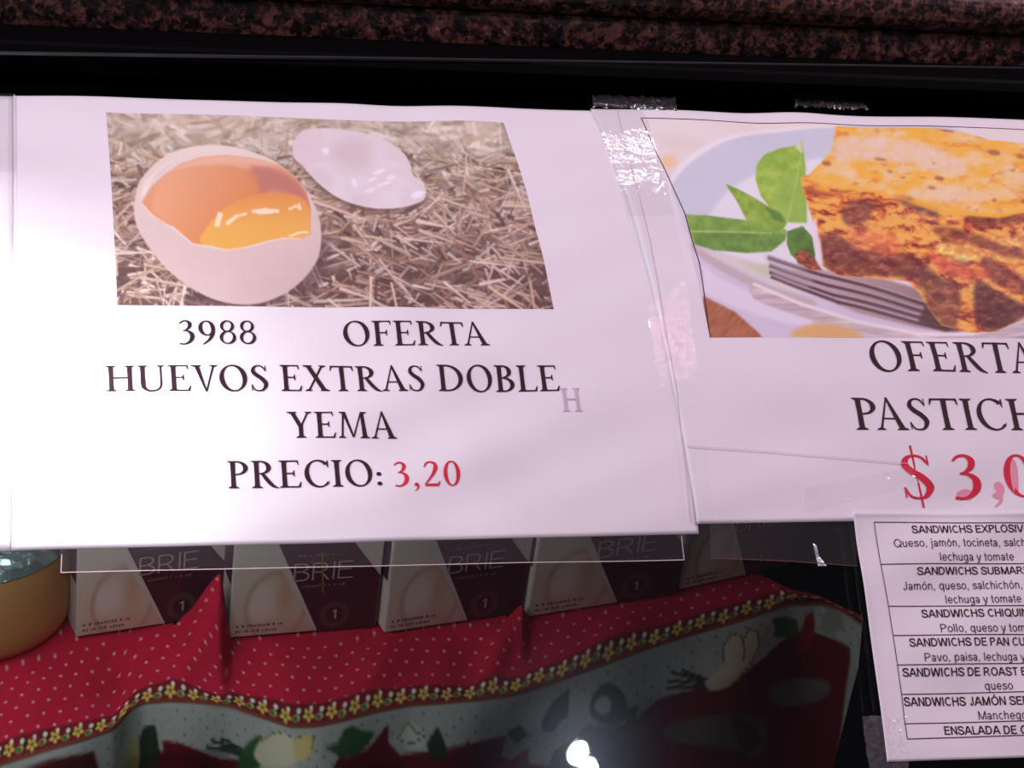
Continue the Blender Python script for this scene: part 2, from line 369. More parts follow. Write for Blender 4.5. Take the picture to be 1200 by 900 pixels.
def G(ch):
    w, t = W_, T_
    if ch == 'H': return stem(.16)+stem(.68)+seg(.16, .52, .68, .52, t), .84
    if ch == 'U': return stem(.15, bot=False, y0=.3)+stem(.66, t, y0=.3, bot=False)+path([(.15, .34, w), (.17, .15, w*.9), (.28, .03, .08), (.42, .01, t), (.56, .06, t), (.64, .17, t), (.66, .36, t)]), .8
    if ch in 'EF':
        o = stem(.16)+seg(.16, .975, .56, .975, .05)+[[(.52, 1), (.575, 1), (.59, .83), (.565, .83)]]+seg(.16, .52, .44, .52, .05)+[[(.43, .63), (.455, .63), (.455, .41), (.43, .41), (.40, .5), (.40, .54)]]
        if ch == 'E': o += seg(.16, .025, .58, .025, .05)+[[(.53, 0), (.61, 0), (.645, .20), (.615, .20)]]
        return o, .66 if ch == 'E' else .6
    if ch == 'V': return hseg(.15, 1, .40, -.02, w, .05)+hseg(.64, 1, .40, -.02, t, .05)+srf(.15, 1, w, .1, .07)+srf(.64, 1, t, .09, .08), .76
    if ch == 'O': return ring(.43, .5, .40, .52), .86
    if ch == 'C': return ring(.44, .5, .41, .52, 48, 318)+[[(.70, .99), (.735, .99), (.735, .72), (.715, .72), (.67, .86)], [(.68, .13), (.745, .18), (.745, .24), (.66, .10)]], .78
    if ch == 'D': return stem(.16)+ring(.28, .5, .52, .5, -90, 90, stress=8)+seg(.16, .975, .3, .975, .05)+seg(.16, .025, .3, .025, .05), .84
    if ch == 'S': return path([(.45, .80, .04), (.37, .94, .05), (.25, .985, .05), (.13, .92, .08), (.10, .76, .12), (.20, .61, .14), (.34, .48, .14), (.45, .28, .13), (.38, .07, .08), (.25, .015, .05), (.12, .06, .05), (.045, .24, .035)])+[[(.445, .99), (.47, .99), (.475, .76), (.45, .76)], [(.03, .26), (.055, .26), (.06, .02), (.035, .02)]], .53
    if ch == 'X': return hseg(.15, 1, .62, 0, w+.02)+hseg(.60, 1, .13, 0, t+.01)+srf(.15, 1, w, .09, .06)+srf(.60, 1, t, .08, .08)+srf(.62, 0, w, .06, .09)+srf(.13, 0, t, .08, .08), .77
    if ch == 'T': return stem(.37, top=False)+seg(.04, .97, .70, .97, .055)+[[(.0, .80), (.03, .80), (.085, .96), (.05, 1), (.025, 1)], [(.74, .80), (.71, .80), (.655, .96), (.69, 1), (.715, 1)]], .74
    if ch == 'P': return stem(.16)+ring(.27, .74, .32, .26, -90, 90, stress=5)+seg(.16, .978, .28, .978, .045)+seg(.16, .50, .28, .50, .045), .62
    if ch == 'R': return stem(.16)+ring(.27, .75, .31, .25, -90, 90, stress=5)+seg(.16, .978, .28, .978, .045)+seg(.16, .52, .3, .52, .045)+path([(.32, .53, .10), (.45, .30, .125), (.60, .09, .11), (.74, .0, .045), (.78, -.01, .03)]), .74
    if ch == 'B': return stem(.16)+ring(.27, .76, .27, .24, -90, 90, stress=5)+ring(.27, .275, .34, .275, -90, 90, stress=5)+seg(.16, .978, .28, .978, .045)+seg(.16, .53, .28, .53, .045)+seg(.16, .022, .28, .022, .045), .65
    if ch == 'A': return hseg(.37, 1.03, .11, 0, .035, t)+hseg(.36, 1.03, .66, 0, .06, w+.02)+seg(.19, .36, .52, .36, .045)+srf(.11, 0, t, .08, .09)+srf(.66, 0, w, .08, .08), .78
    if ch == 'L': return stem(.16)+seg(.16, .025, .56, .025, .05)+[[(.51, 0), (.59, 0), (.625, .20), (.595, .20)]], .62
    if ch == 'Y': return stem(.37, top=False, y1=.48)+hseg(.13, 1, .37, .42, w, w)+hseg(.62, 1, .385, .44, t, .06)+srf(.13, 1, w, .09, .07)+srf(.62, 1, t, .08, .08), .74
    if ch == 'M': return hseg(.19, 1, .12, 0, t, t)+hseg(.20, 1, .47, .03, .11, .06)+hseg(.74, 1, .47, .03, .045, .05)+hseg(.76, 1, .83, 0, .10, W_)+srf(.12, 0, t)+srf(.83, 0, w)+srf(.17, 1, t, .09, .02)+srf(.79, 1, t, .02, .09), .97
    if ch == 'I': return stem(.15), .30
    if ch == 'N': return stem(.15, t)+stem(.70, t, bot=False)+hseg(.15, 1, .70, 0, w, w*.7), .82
    if ch == ':': return ring(.11, .09, .075, .075, thick=.075, thin=.075)+ring(.11, .46, .075, .075, thick=.075, thin=.075), .22
    if ch == ',': return ring(.11, .06, .07, .07, thick=.07, thin=.07)+path([(.15, .07, .07), (.15, -.06, .05), (.05, -.2, .025)]), .27
    if ch == '0': return ring(.27, .49, .25, .5, thick=.115, stress=4), .55
    if ch == '2': return path([(.06, .76, .04), (.13, .92, .06), (.26, .965, .06), (.38, .88, .10), (.39, .70, .12), (.30, .46, .09), (.17, .25, .06), (.05, .06, .05)])+[[(.03, 0), (.46, 0), (.52, .19), (.49, .19), (.43, .10), (.07, .09)]], .55
    if ch == '3': return path([(.06, .84, .04), (.14, .94, .055), (.26, .96, .07), (.35, .86, .11), (.33, .70, .10), (.24, .59, .06), (.15, .55, .04)])+path([(.15, .555, .045), (.28, .54, .07), (.39, .42, .12), (.39, .23, .125), (.30, .07, .09), (.17, .0, .06), (.04, .02, .07)]), .52
    if ch == '8': return ring(.25, .745, .20, .245, thick=.09, stress=-20)+ring(.25, .27, .235, .28, thick=.10, stress=-20), .52
    if ch == '9': return ring(.25, .66, .235, .32, thick=.115, stress=10)+path([(.43, .66, .115), (.41, .42, .11), (.30, .17, .08), (.12, -.02, .04)]), .53
    if ch == '$': return path([(.45, .80, .04), (.37, .94, .05), (.25, .985, .05), (.13, .92, .08), (.10, .76, .12), (.20, .61, .14), (.34, .48, .14), (.45, .28, .13), (.38, .07, .08), (.25, .015, .05), (.12, .06, .05), (.045, .24, .035)])+[[(.445, .99), (.47, .99), (.475, .76), (.45, .76)], [(.03, .26), (.055, .26), (.06, .02), (.035, .02)]]+seg(.23, 1.22, .30, -.2, .035), .53
    return [], .34
def serif_line(name, text, x0, x1, b0, b1, cap, m, parent, off):
    """text between pixel x0 and x1 of the photo with its baseline from b0 to b1 and capital height cap (pixels)"""
    polys = []; x = 0; prev = ''
    for ch in text:
        g_, a = G(ch); x -= {'PA': .15, 'TA': .11, 'VO': .06, 'EV': .04, 'RT': .03}.get(prev+ch, 0); prev = ch
        for p in g_: polys.append([(q[0]+x, q[1]) for q in p])
        x += a+(.055 if ch != ' ' else 0)
    lo_ = min(q[0] for p in polys for q in p); hi = max(q[0] for p in polys for q in p)
    c = XS([(x0, b0), (x1, b1), ((x0+x1)/2, (b0+b1)/2), ((x0+x1)/2, (b0+b1)/2-cap)])
    H = c[3, 1]-c[2, 1]; v = []; f = []; k = 0
    for i, p in enumerate(polys):
        e = off+2e-6*(i % 7)
        for q in p:
            u = (q[0]-lo_)/(hi-lo_); v.append((c[0, 0]+(c[1, 0]-c[0, 0])*u, c[0, 1]+(c[1, 1]-c[0, 1])*u+H*q[1], e))
        f.append(list(range(k, k+len(p)))); k += len(p)
    v = np.array(v); pos = P3(v[:, :2]); pos += (P3(v[:, :2], 1, False)-P3(v[:, :2], 0, False))*v[:, 2:3]
    return link(name, pos, f, m, parent)
def sans_glyph(ch, w):
    """upright grotesque letters: capital height 1, x height .73"""
    V = lambda x, y0, y1: [[(x-w/2, y0), (x+w/2, y0), (x+w/2, y1), (x-w/2, y1)]]
    t = w*.86; Hb = lambda x0, x1, y: [[(x0, y-t/2), (x1, y-t/2), (x1, y+t/2), (x0, y+t/2)]]
    D = lambda x0, y0, x1, y1: hseg(x0, y0, x1, y1, w*1.08)
    A = lambda cx, cy, rx, ry, a0=0, a1=360: ring(cx, cy, rx, ry, a0, a1, w, t, 0)
    X = .73; L = .11+w/2-.06; B, T = t/2, 1-t/2
    if ch in 'áéíóú':
        g, a = sans_glyph({'á': 'a', 'é': 'e', 'í': 'i', 'ó': 'o', 'ú': 'u'}[ch], w); return g+seg(a/2-.03, .82, a/2+.10, 1.0, t), a
    if ch == 'Ó': g, a = sans_glyph('O', w); return g+seg(a/2-.03, 1.07, a/2+.12, 1.25, t), a
    if ch == 'A': return D(.07, 0, .44, 1)+D(.87, 0, .50, 1)+Hb(.2, .74, .33), .94
    if ch == 'B': return V(L, 0, 1)+Hb(L, .45, B)+Hb(L, .42, .53)+Hb(L, .42, T)+A(.44, .765, .29, .235+0, -90, 90)+A(.46, .265, .33, .265, -90, 90), .84
    if ch == 'C': return A(.50, .5, .42, .515, 42, 318), .93
    if ch == 'D': return V(L, 0, 1)+Hb(L, .42, B)+Hb(L, .42, T)+A(.41, .5, .43, .5, -90, 90), .90
    if ch in 'EF': return V(L, 0, 1)+Hb(L, .74, T)+Hb(L, .68, .53)+(Hb(L, .77, B) if ch == 'E' else []), .80
    if ch == 'G': return A(.51, .5, .43, .515, 40, 325)+Hb(.54, .92, .45)+V(.92-w/2, .14, .5), 1.0
    if ch == 'H': return V(L, 0, 1)+V(.76, 0, 1)+Hb(L, .76, .53), .88
    if ch == 'I': return V(L+.02, 0, 1), 2*L+.04
    if ch == 'J': return V(.50, .26, 1)+A(.50-.23+w/2, .26, .23, .275, 180, 360), .66
    if ch == 'L': return V(L, 0, 1)+Hb(L, .66, B), .66
    if ch == 'M': return V(L, 0, 1)+V(.92, 0, 1)+D(L+.01, 1, .5, 0)+D(.91, 1, .5, 0), 1.04
    if ch == 'N': return V(L, 0, 1)+V(.76, 0, 1)+D(L+.01, 1, .75, 0), .88
    if ch in 'OQ': return A(.53, .5, .46, .515)+(seg(.62, .28, .97, -.04, t) if ch == 'Q' else []), 1.01
    if ch in 'PR': return V(L, 0, 1)+Hb(L, .45, T)+Hb(L, .45, .46)+A(.45, .73, .32, .27, -90, 90)+(D(.48, .47, .82, 0) if ch == 'R' else []), .82 if ch == 'P' else .92
    if ch == 'S': return path([(.76, .70, t), (.68, .88, w), (.44, .945, t), (.2, .88, w), (.16, .72, w), (.28, .57, w), (.58, .46, w), (.76, .32, w), (.72, .14, w), (.45, .05, t), (.18, .13, w), (.09, .32, t)]), .86
    if ch == 'T': return V(.42, 0, 1)+Hb(.04, .80, T), .82
    if ch == 'U': return V(L, .34, 1)+V(.76, .34, 1)+A((L+.76)/2, .36, (.76-L)/2+w/2, .375, 180, 360), .88
    if ch == 'V': return D(.07, 1, .43, 0)+D(.84, 1, .48, 0), .90
    if ch == 'W': return D(.07, 1, .30, 0)+D(.62, 1, .34, 0)+D(.62, 1, .92, 0)+D(1.18, 1, .95, 0), 1.25
    if ch == 'X': return D(.08, 1, .82, 0)+D(.80, 1, .06, 0), .88
    if ch == 'a': return A(.27, .21, .225, .22)+V(.49, 0, .5)+path([(.09, .54, t), (.16, .64, w), (.30, .68, t), (.44, .63, w), (.49, .48, w)]), .64
    if ch == 'c': return A(.34, X/2, .29, .38, 45, 315), .64
    if ch == 'e': return A(.35, X/2, .30, .38, 0, 325)+Hb(.09, .63, .36), .70
    if ch in 'gq': return A(.33, X/2, .28, .38)+V(.57, -.14 if ch == 'g' else -.29, X)+(path([(.57, -.12, w), (.46, -.235, t), (.30, -.25, t), (.12, -.18, t)]) if ch == 'g' else []), .71
    if ch == 'p': return A(.37, X/2, .28, .38)+V(.13, -.29, X), .71
    if ch in 'hn': return V(.13, 0, 1 if ch == 'h' else X)+V(.53, 0, .48)+path([(.13, .46, w), (.20, .62, w), (.34, .685, t), (.47, .63, w), (.53, .45, w)]), .68
    if ch == 'm': return V(.13, 0, X)+V(.49, 0, .5)+V(.87, 0, .5)+path([(.13, .5, w), (.19, .63, w), (.31, .685, t), (.43, .64, w), (.49, .48, w)])+path([(.49, .5, w), (.56, .63, w), (.68, .685, t), (.81, .64, w), (.87, .48, w)]), 1.02
    if ch in 'il': return V(.12, 0, X if ch == 'i' else 1)+(V(.12, .87, 1) if ch == 'i' else []), .26
    if ch == 'j': return V(.14, -.16, X)+V(.14, .87, 1)+seg(-.02, -.25, .17, -.21, t), .28
    if ch == 'o': return A(.35, X/2, .31, .38), .70
    if ch == 's': return path([(.55, .52, t), (.49, .64, w), (.31, .68, t), (.14, .61, w), (.15, .47, w), (.32, .38, w), (.52, .29, w), (.54, .14, w), (.33, .045, t), (.14, .09, w), (.07, .22, t)]), .63
    if ch == 't': return V(.17, .12, .95)+Hb(.04, .33, X-t/2)+path([(.17, .16, w), (.20, .06, w), (.33, .035, t)]), .37
    if ch == 'u': return V(.13, .24, X)+V(.53, 0, X)+path([(.13, .27, w), (.18, .09, w), (.31, .045, t), (.46, .11, w), (.53, .26, w)]), .68
    if ch in 'vy': return D(.06, X, .29, 0)+D(.58, X, .35, 0)+(path([(.35, .06, w), (.28, -.14, w), (.20, -.24, t), (.08, -.25, t)]) if ch == 'y' else []), .64
    if ch == ',': return V(.14, 0, .13)+seg(.16, .02, .10, -.16, t*.8), .36
    if ch == '1': return V(.35, 0, 1)+seg(.36, .95, .10, .74, t), .66
    return [], .32
_tc = {}
def font_mesh(text, bold):
    if (text, bold) in _tc: return _tc[text, bold]
    v = []; f = []; x = 0; k = 0
    for ch in text:
        g, a = sans_glyph(ch, {False: .115, True: .165, 2: .085}[bold])
        for p in g: v += [(q[0]+x, q[1]) for q in p]; f.append(list(range(k, k+len(p)))); k += len(p)
        x += a+.03
    _tc[text, bold] = (np.array(v), f); return _tc[text, bold]
def sans_line(name, text, ref, x0, x1, b0, b1, cap, m, parent, off, bold=False):
    """sans text starting at pixel x0; its first part ref ends at pixel x1"""
    v, f = font_mesh(text, bold); rv, _ = font_mesh(ref, bold); lo_, hi = rv[:, 0].min(), rv[:, 0].max()
    c = XS([(x0, b0), (x1, b1), ((x0+x1)/2, (b0+b1)/2), ((x0+x1)/2, (b0+b1)/2-cap)]); H = c[3, 1]-c[2, 1]
    u = (v[:, 0]-lo_)/(hi-lo_)
    xs = np.stack([c[0, 0]+(c[1, 0]-c[0, 0])*u, c[0, 1]+(c[1, 1]-c[0, 1])*u+H*v[:, 1]], 1)
    return link(name, P3(xs, off), f, m, parent)

# ------------------------------------------------------------------ sheets on the glass
def sheet(name, corners, off, m, n=(90, 70), parent=None, colors=None, thick=.00012, curl=None, wr=True, jag=0):
    """corners in photo pixels: top left, top right, bottom right, bottom left"""
    c = XS(corners); u, v = np.meshgrid(np.linspace(0, 1, n[0]), np.linspace(0, 1, n[1]), indexing='ij'); u, v = u.ravel(), v.ravel()
    xs = (c[0]*((1-u)*(1-v))[:, None]+c[1]*(u*(1-v))[:, None]+c[2]*(u*v)[:, None]+c[3]*((1-u)*v)[:, None])
    p = P3(xs, off, wr)
    if jag: 
        rr = np.random.RandomState(4).rand(len(u)); p += (P3(xs, 1, False)-P3(xs, 0, False))*(rr*jag)[:, None]
    if curl is not None: p += (P3(xs, 1, False)-P3(xs, 0, False))*curl(u, v)[:, None]
    o = link(name, p, grid_faces(*n), m, parent, True, colors(to_px(P3(xs, 0, False))) if colors else None)
    if thick: solid(o, thick, 1)
    return o
def rule(pts, wd, off, m, parent, name='rule_line'):
    """thin printed or raised line through photo pixels"""
    v = []; f = []; k = 0
    for a, b in zip(pts[:-1], pts[1:]):
        n = max(2, int(math.hypot(b[0]-a[0], b[1]-a[1])/12)+1); t = np.linspace(0, 1, n)[:, None]
        q = XS(np.array(a)*(1-t)+np.array(b)*t); d = q[-1]-q[0]; d = np.array([-d[1], d[0]])/np.hypot(*d)*wd/2
        p = P3(np.concatenate([q+d, q-d]), off); v.append(p)
        f += [[k+i, k+i+1, k+n+i+1, k+n+i] for i in range(n-1)]; k += 2*n
    return link(name, np.concatenate(v), f, m, parent)

O1, O2, O3, OT = .0015, .0019, .0024, .0026
# ---- left sliver sheet
s0 = sheet('paper_sign', [(-150, 112), (16.5, 115), (14.5, 646), (-150, 650)], O1-.0003, M['paper'], (20, 60))
tag(s0, 'blank edge of a white paper at the far left of the photo', 'sign')
# ---- egg sign
egg = sheet('paper_sign', [(15, 115), (708, 132.3), (818, 626.2), (13, 646)], O1, M['paper'], (160, 110))
tag(egg, 'white paper sign with broken egg picture and price 3,20', 'sign')

C = Canvas(118, 128, 656, 372, (176, 150, 122))
nz = fbm(C.X/14, C.Y/9, 3); dep = np.clip((C.Y-140)/200, 0, 1)
C.a[:] = lerp((205, 188, 165), (98, 66, 62), dep*1.0+(nz-.5)*1.0)
rs = random.Random(5)
def straw(n, y0, y1, L0, L1, w0, w1, cols, soft, al=1., slope=None):
    for _ in range(n):
        x = rs.uniform(112, 660); y = rs.uniform(y0, y1); L = rs.uniform(L0, L1); a = rs.gauss(0, .75) if slope is None else rs.gauss(slope, .5)
        if rs.random() < .25: a += 1.3
        wd = rs.uniform(w0, w1); c = rs.choice(cols); q = rs.uniform(.88, 1.08); c = [z*q for z in c]
        dx, dy = math.cos(a)*L/2, math.sin(a)*L/2*.75; nx, ny = -math.sin(a)*wd/2, math.cos(a)*wd/2
        C.poly([(x-dx+nx, y-dy+ny), (x+dx+nx*.5, y+dy+ny*.5), (x+dx-nx*.5, y+dy-ny*.5), (x-dx-nx, y-dy-ny)], c, soft, al)
        if wd > 2.6 and y > 170: C.line([(x-dx+nx, y-dy+ny+.6), (x+dx+nx*.5, y+dy+ny*.5+.6)], .8, [z*.55 for z in c], .4, .6)
pale = [(222, 204, 180), (206, 186, 158), (232, 218, 200), (190, 165, 132), (214, 192, 160), (160, 138, 112)]
mid = [(214, 186, 158), (190, 152, 118), (228, 204, 182), (164, 124, 98), (126, 92, 76), (202, 164, 130)]
low_ = [(214, 180, 162), (184, 144, 124), (228, 200, 186), (144, 102, 88), (100, 66, 62), (198, 158, 136), (172, 124, 98)]
straw(640, 128, 205, 12, 44, 3, 8, [(228, 212, 190), (236, 224, 208)]+pale, 1.0, .75)
straw(620, 185, 270, 10, 46, 1.8, 5.2, mid+pale[:2], .5, .9)
straw(300, 200, 374, 6, 22, 1.5, 4, [(88, 58, 56), (110, 76, 70), (74, 50, 52)], .6, .7)
straw(1050, 235, 376, 10, 52, 1.4, 5.0, low_, .4, .95)
straw(170, 190, 372, 30, 84, 1.8, 4.6, [(232, 204, 186), (220, 188, 160), (206, 168, 140)], .4, .95, .45)
straw(170, 130, 240, 5, 16, 1.5, 3, [(150, 128, 108), (132, 110, 96)], 1.0, .5)
def c3(l): return [(110+x/3.6, 120+y/3.6) for x, y in l]
def c4(l): return [(330+x/3.6, 120+y/3.6) for x, y in l]
shell = c3([(175, 400), (200, 330), (270, 255), (350, 212), (450, 192), (540, 191), (640, 210), (740, 250), (830, 315), (900, 395), (940, 475), (957, 560), (948, 650), (915, 715), (860, 775), (790, 822), (700, 855), (600, 860), (500, 838), (400, 787), (310, 717), (250, 650), (200, 570), (170, 490)])
C.ell(275, 352, 62, 9, (84, 56, 58), 0, 3, .85)
C.ell(366, 315, 16, 42, (84, 56, 58), .3, 4, .6)
sm_ = C.full(shell, .6, 4)
C.poly(shell, lambda X, Y: lerp((240, 220, 206), (210, 180, 174), ((Y-180)/170)**1.0+np.abs(X-262)/700+(fbm(X/8, Y/8, 9)-.5)*.15), .6, sm=4)
C.poly(c3([(215, 400), (270, 300), (360, 235), (450, 205), (400, 220), (290, 270), (215, 340), (190, 420)]), (246, 226, 212), 1.2, .8, within=sm_)
op = c3([(200, 435), (235, 375), (290, 320), (360, 268), (450, 238), (560, 230), (680, 247), (780, 277), (850, 330), (895, 395), (912, 460), (912, 560), (870, 582), (800, 578), (740, 590), (690, 598), (640, 618), (560, 630), (500, 614), (440, 610), (415, 606), (380, 570), (350, 548), (338, 528), (310, 524), (280, 512), (255, 490), (235, 472)])
om = C.full(op, .6)
C.poly(op, lambda X, Y: lerp((244, 180, 138), (230, 144, 90), (Y-184)/70), .5)
C.poly(c3([(250, 470), (255, 400), (300, 330), (380, 290), (500, 278), (620, 290), (700, 340), (720, 420), (650, 520), (500, 600), (400, 590), (320, 540)]), lambda X, Y: lerp((242, 166, 118), (230, 136, 72), (X-180)/120+(Y-230)/120), 1.5, 1, sm=4, within=om)
C.poly(c3([(690, 280), (780, 300), (860, 350), (900, 420), (905, 470), (850, 415), (760, 390), (700, 395), (690, 340), (650, 300)]), (190, 104, 96), 3.5, .75, sm=4, within=om)
C.poly(c3([(320, 295), (450, 250), (600, 240), (760, 275), (720, 282), (600, 262), (450, 272)]), (246, 190, 160), 1.5, .6, sm=4, within=om)
C.poly(c3([(450, 600), (470, 540), (530, 470), (600, 425), (700, 398), (800, 398), (870, 415), (905, 460), (912, 560), (860, 600), (700, 620), (560, 640)]), lambda X, Y: lerp((240, 142, 66), (246, 176, 66), (Y-228)/40), .8, 1, sm=4, within=om)
for pts, wd in (([(518, 525), (532, 478)], 22), ([(562, 518), (600, 488)], 16), ([(610, 486), (640, 478)], 10), ([(670, 470), (720, 464), (775, 470)], 15), ([(690, 476), (750, 474)], 12), ([(822, 462), (850, 450), (868, 462)], 10), ([(868, 462), (862, 440)], 8), ([(825, 570), (865, 556), (900, 554)], 9)):
    C.line(c3(pts), wd/3.6, (255, 232, 200), .7, .85, within=om)
p = c3([(200, 435), (255, 490), (310, 524), (350, 548), (415, 606), (500, 616), (560, 630), (640, 618), (740, 590), (800, 578), (870, 582)])
C.line(p, 1.6, (250, 226, 206), .4, .8)
s2 = c4([(50, 180), (78, 135), (120, 120), (220, 120), (330, 140), (420, 173), (500, 217), (538, 265), (553, 318), (590, 345), (607, 388), (592, 425), (520, 450), (430, 459), (330, 447), (230, 412), (150, 350), (90, 285), (48, 240)])
C.poly([(x+2, y+5) for x, y in s2], (110, 80, 72), 2.5, .7, sm=4); s2m = C.full(s2, .5, 4)
C.poly(s2, lambda X, Y: lerp((234, 222, 226), (226, 206, 210), (fbm(X/22, Y/14, 12)-.2)*1.6), .6, sm=4)
C.ell(330+300/3.6, 120+225/3.6, 26, 20, (212, 190, 188), .3, 7, .7, within=s2m)
for x, y, a, b in ((185, 215, 3.5, 4), (305, 345, 3, 6), (410, 300, 8, 2), (380, 330, 6, 2), (460, 325, 5, 2.2), (370, 378, 7, 2), (430, 350, 9, 1.6), (570, 400, 8, 4)):
    C.ell(330+x/3.6, 120+y/3.6, a, b, (250, 244, 250), -.3, .8, .8, within=s2m)
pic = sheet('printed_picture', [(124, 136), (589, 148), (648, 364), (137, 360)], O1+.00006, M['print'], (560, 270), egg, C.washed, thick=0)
pic['label'] = 'printed picture of a broken egg with two yolks on straw'

LO = O1+.00024
for tx, x0, x1, b0, b1, cap, mm in (('3988', 210, 300, 405.5, 405.5, 28, 'ink'), ('OFERTA', 403, 573, 406.5, 407, 28, 'ink'), ('HUEVOS', 124, 314, 460.5, 460.3, 30, 'ink'), ('EXTRAS', 329, 497, 460.3, 460.3, 30, 'ink'), ('DOBLE', 513, 655, 460, 460, 30, 'ink'),
                          ('YEMA', 337, 465, 514.5, 514.8, 30, 'ink'), ('PRECIO:', 267, 447, 573.5, 571, 31.5, 'ink'), ('3,20', 462, 539, 571, 570, 29, 'red_ink')):
    o = serif_line('lettering', tx, x0, x1, b0, b1, cap, M[mm], egg, LO)
    if mm == 'red_ink': o['label'] = 'red printed price 3,20'
o = serif_line('ghost_lettering', 'H', 658, 681, 484, 484, 27, M['grey_ink'], egg, LO); o['label'] = 'faint grey ghost of a letter H'

# ---- pasticho sign
pas = sheet('paper_sign', [(691, 131), (1290, 145.5), (1400, 605), (815, 615)], O2, M['paper'], (140, 110), curl=lambda u, v: .0002*np.exp(-u*60))
tag(pas, 'white paper sign with lasagna picture and red dollar price', 'sign')
C = Canvas(742, 138, 1290, 402, (232, 224, 226))
def a5(l): return [(680+x/3.103, 120+y/3.103) for x, y in l]
def a6(l): return [(900+x/3.213, 130+y/3.213) for x, y in l]
C.a[:] = lerp((236, 226, 220), (226, 216, 224), (C.Y-140)/120)
C.ell(783, 192, 10, 9, (238, 200, 140), 0, 3, .7); C.ell(800, 172, 30, 8, (226, 212, 200), .2, 4, .6)
C.poly(a5([(330, 330), (345, 285), (400, 225), (500, 165), (620, 130), (760, 112), (900, 105), (1400, 130), (1500, 800), (838, 790), (640, 700), (430, 600), (400, 520)]), (206, 210, 222), 1.0, sm=4)
C.poly(a5([(455, 445), (500, 370), (580, 300), (700, 250), (900, 215), (1300, 250), (1400, 700), (900, 700), (600, 600), (470, 520)]), (232, 230, 238), 2.0, sm=4)
C.poly(a5([(320, 330), (345, 285), (400, 225), (500, 165), (620, 130), (760, 112), (900, 105), (900, 98), (740, 102), (600, 118), (480, 155), (390, 205), (330, 270)]), (238, 234, 238), .8, .9, sm=4)
C.poly(a5([(400, 520), (520, 590), (650, 660), (838, 720), (1400, 780), (1400, 900), (400, 900)]), (214, 204, 222), 1.2)
C.poly(a5([(395, 520), (440, 545), (560, 620), (700, 680), (838, 725), (840, 752), (700, 712), (560, 655), (430, 575)]), (196, 180, 182), 1.5, .9, sm=3)
C.poly(a5([(410, 545), (560, 570), (700, 610), (838, 660), (838, 715), (700, 672), (560, 612), (430, 545)]), (222, 212, 206), 1.5, .9)
C.poly(a5([(570, 590), (700, 600), (838, 650), (838, 690), (700, 655)]), (190, 200, 168), 3, .6)
C.poly(a5([(440, 712), (560, 770), (640, 840), (665, 870), (440, 880)]), lambda X, Y: lerp((150, 84, 60), (196, 132, 96), fbm(X/3+Y/4, Y/10, 21)), .8)
C.poly(a5([(440, 600), (480, 640), (650, 720), (838, 790), (838, 830), (700, 800), (520, 740), (440, 700)]), (236, 228, 240), 1.5, .7)
# lower plate rim and napkin
C.poly(a6([(-60, 660), (120, 735), (330, 800), (560, 842), (760, 842), (900, 810), (1000, 770), (1250, 740), (1250, 800), (1000, 830), (880, 862), (700, 885), (500, 868), (250, 820), (60, 765), (-60, 715)]), lambda X, Y: lerp((226, 214, 214), (186, 166, 172), (fbm(X/30, Y/5, 31)-.2)*1.6), .8, sm=3)
C.poly(a6([(90, 862), (110, 825), (180, 808), (260, 815), (330, 840), (350, 870)]), (226, 176, 104), 2.5, .9, sm=3)
C.poly(a6([(600, 868), (900, 862), (1250, 800), (1250, 900), (600, 900)]), (176, 158, 150), 1.0)
C.line(a6([(-60, 662), (120, 737), (330, 802), (560, 845), (760, 846), (900, 815), (1000, 776)]), 3.6, (244, 236, 232), 1.0, .9)
# plate inside under the fork
C.poly(a6([(180, 600), (420, 640), (600, 690), (760, 720), (900, 740), (980, 780), (900, 815), (700, 838), (560, 820), (330, 770), (60, 660), (20, 610)]), lambda X, Y: lerp((188, 168, 168), (146, 112, 112), (X-950)/200), 1.5)
# fork: dark tines and light streaks
for k, (a, b, c) in enumerate((((0, 560), (200, 622), (600, 735)), ((5, 590), (220, 662), (640, 772)), ((5, 615), (240, 700), (660, 800)), ((10, 632), (260, 728), (670, 826)))):
    C.line(a6([a, b, c]), 5.2, (92, 66, 74), .6, .95); C.line(a6([(x, y-7) for x, y in (a, b, c)]), 1.5, (208, 192, 200), .5, .9)
C.poly(a6([(-20, 545), (120, 590), (170, 640), (140, 680), (20, 640)]), (176, 162, 172), 2, .5)
C.poly(a6([(590, 730), (680, 745), (720, 830), (660, 835), (560, 800)]), (86, 54, 56), 1.5, .9)
# basil leaves
def leafcol(c0, c1, sd): return lambda X, Y: lerp(c0, c1, (fbm(X/9, Y/9, sd)-.25)*2)
C.poly(a5([(803, 148), (812, 230), (818, 330), (815, 452), (750, 448), (690, 402), (650, 350), (632, 285), (636, 240), (662, 205), (720, 180), (785, 166)]), leafcol((176, 204, 92), (140, 182, 70), 41), .5)
C.poly(a5([(740, 445), (690, 380), (700, 330), (750, 300), (812, 230), (818, 330), (815, 452)]), (150, 188, 84), 2, .6)
C.line(a5([(800, 190), (780, 300), (745, 450)]), 1.2, (190, 214, 130), .5, .8)
C.poly(a5([(798, 148), (806, 200), (775, 175)]), (222, 222, 190), 1, .9)
C.poly(a5([(523, 303), (570, 325), (640, 365), (705, 405), (745, 452), (730, 475), (660, 462), (600, 436), (572, 385)]), leafcol((164, 192, 80), (122, 162, 60), 43), .5)
C.poly(a5([(660, 385), (720, 410), (745, 450), (700, 440)]), (80, 124, 58), 1.2, .7)
C.poly(a5([(378, 420), (450, 421), (540, 430), (640, 440), (745, 475), (740, 510), (690, 548), (600, 556), (480, 546), (412, 524), (395, 478)]), leafcol((150, 184, 88), (112, 158, 66), 45), .5)
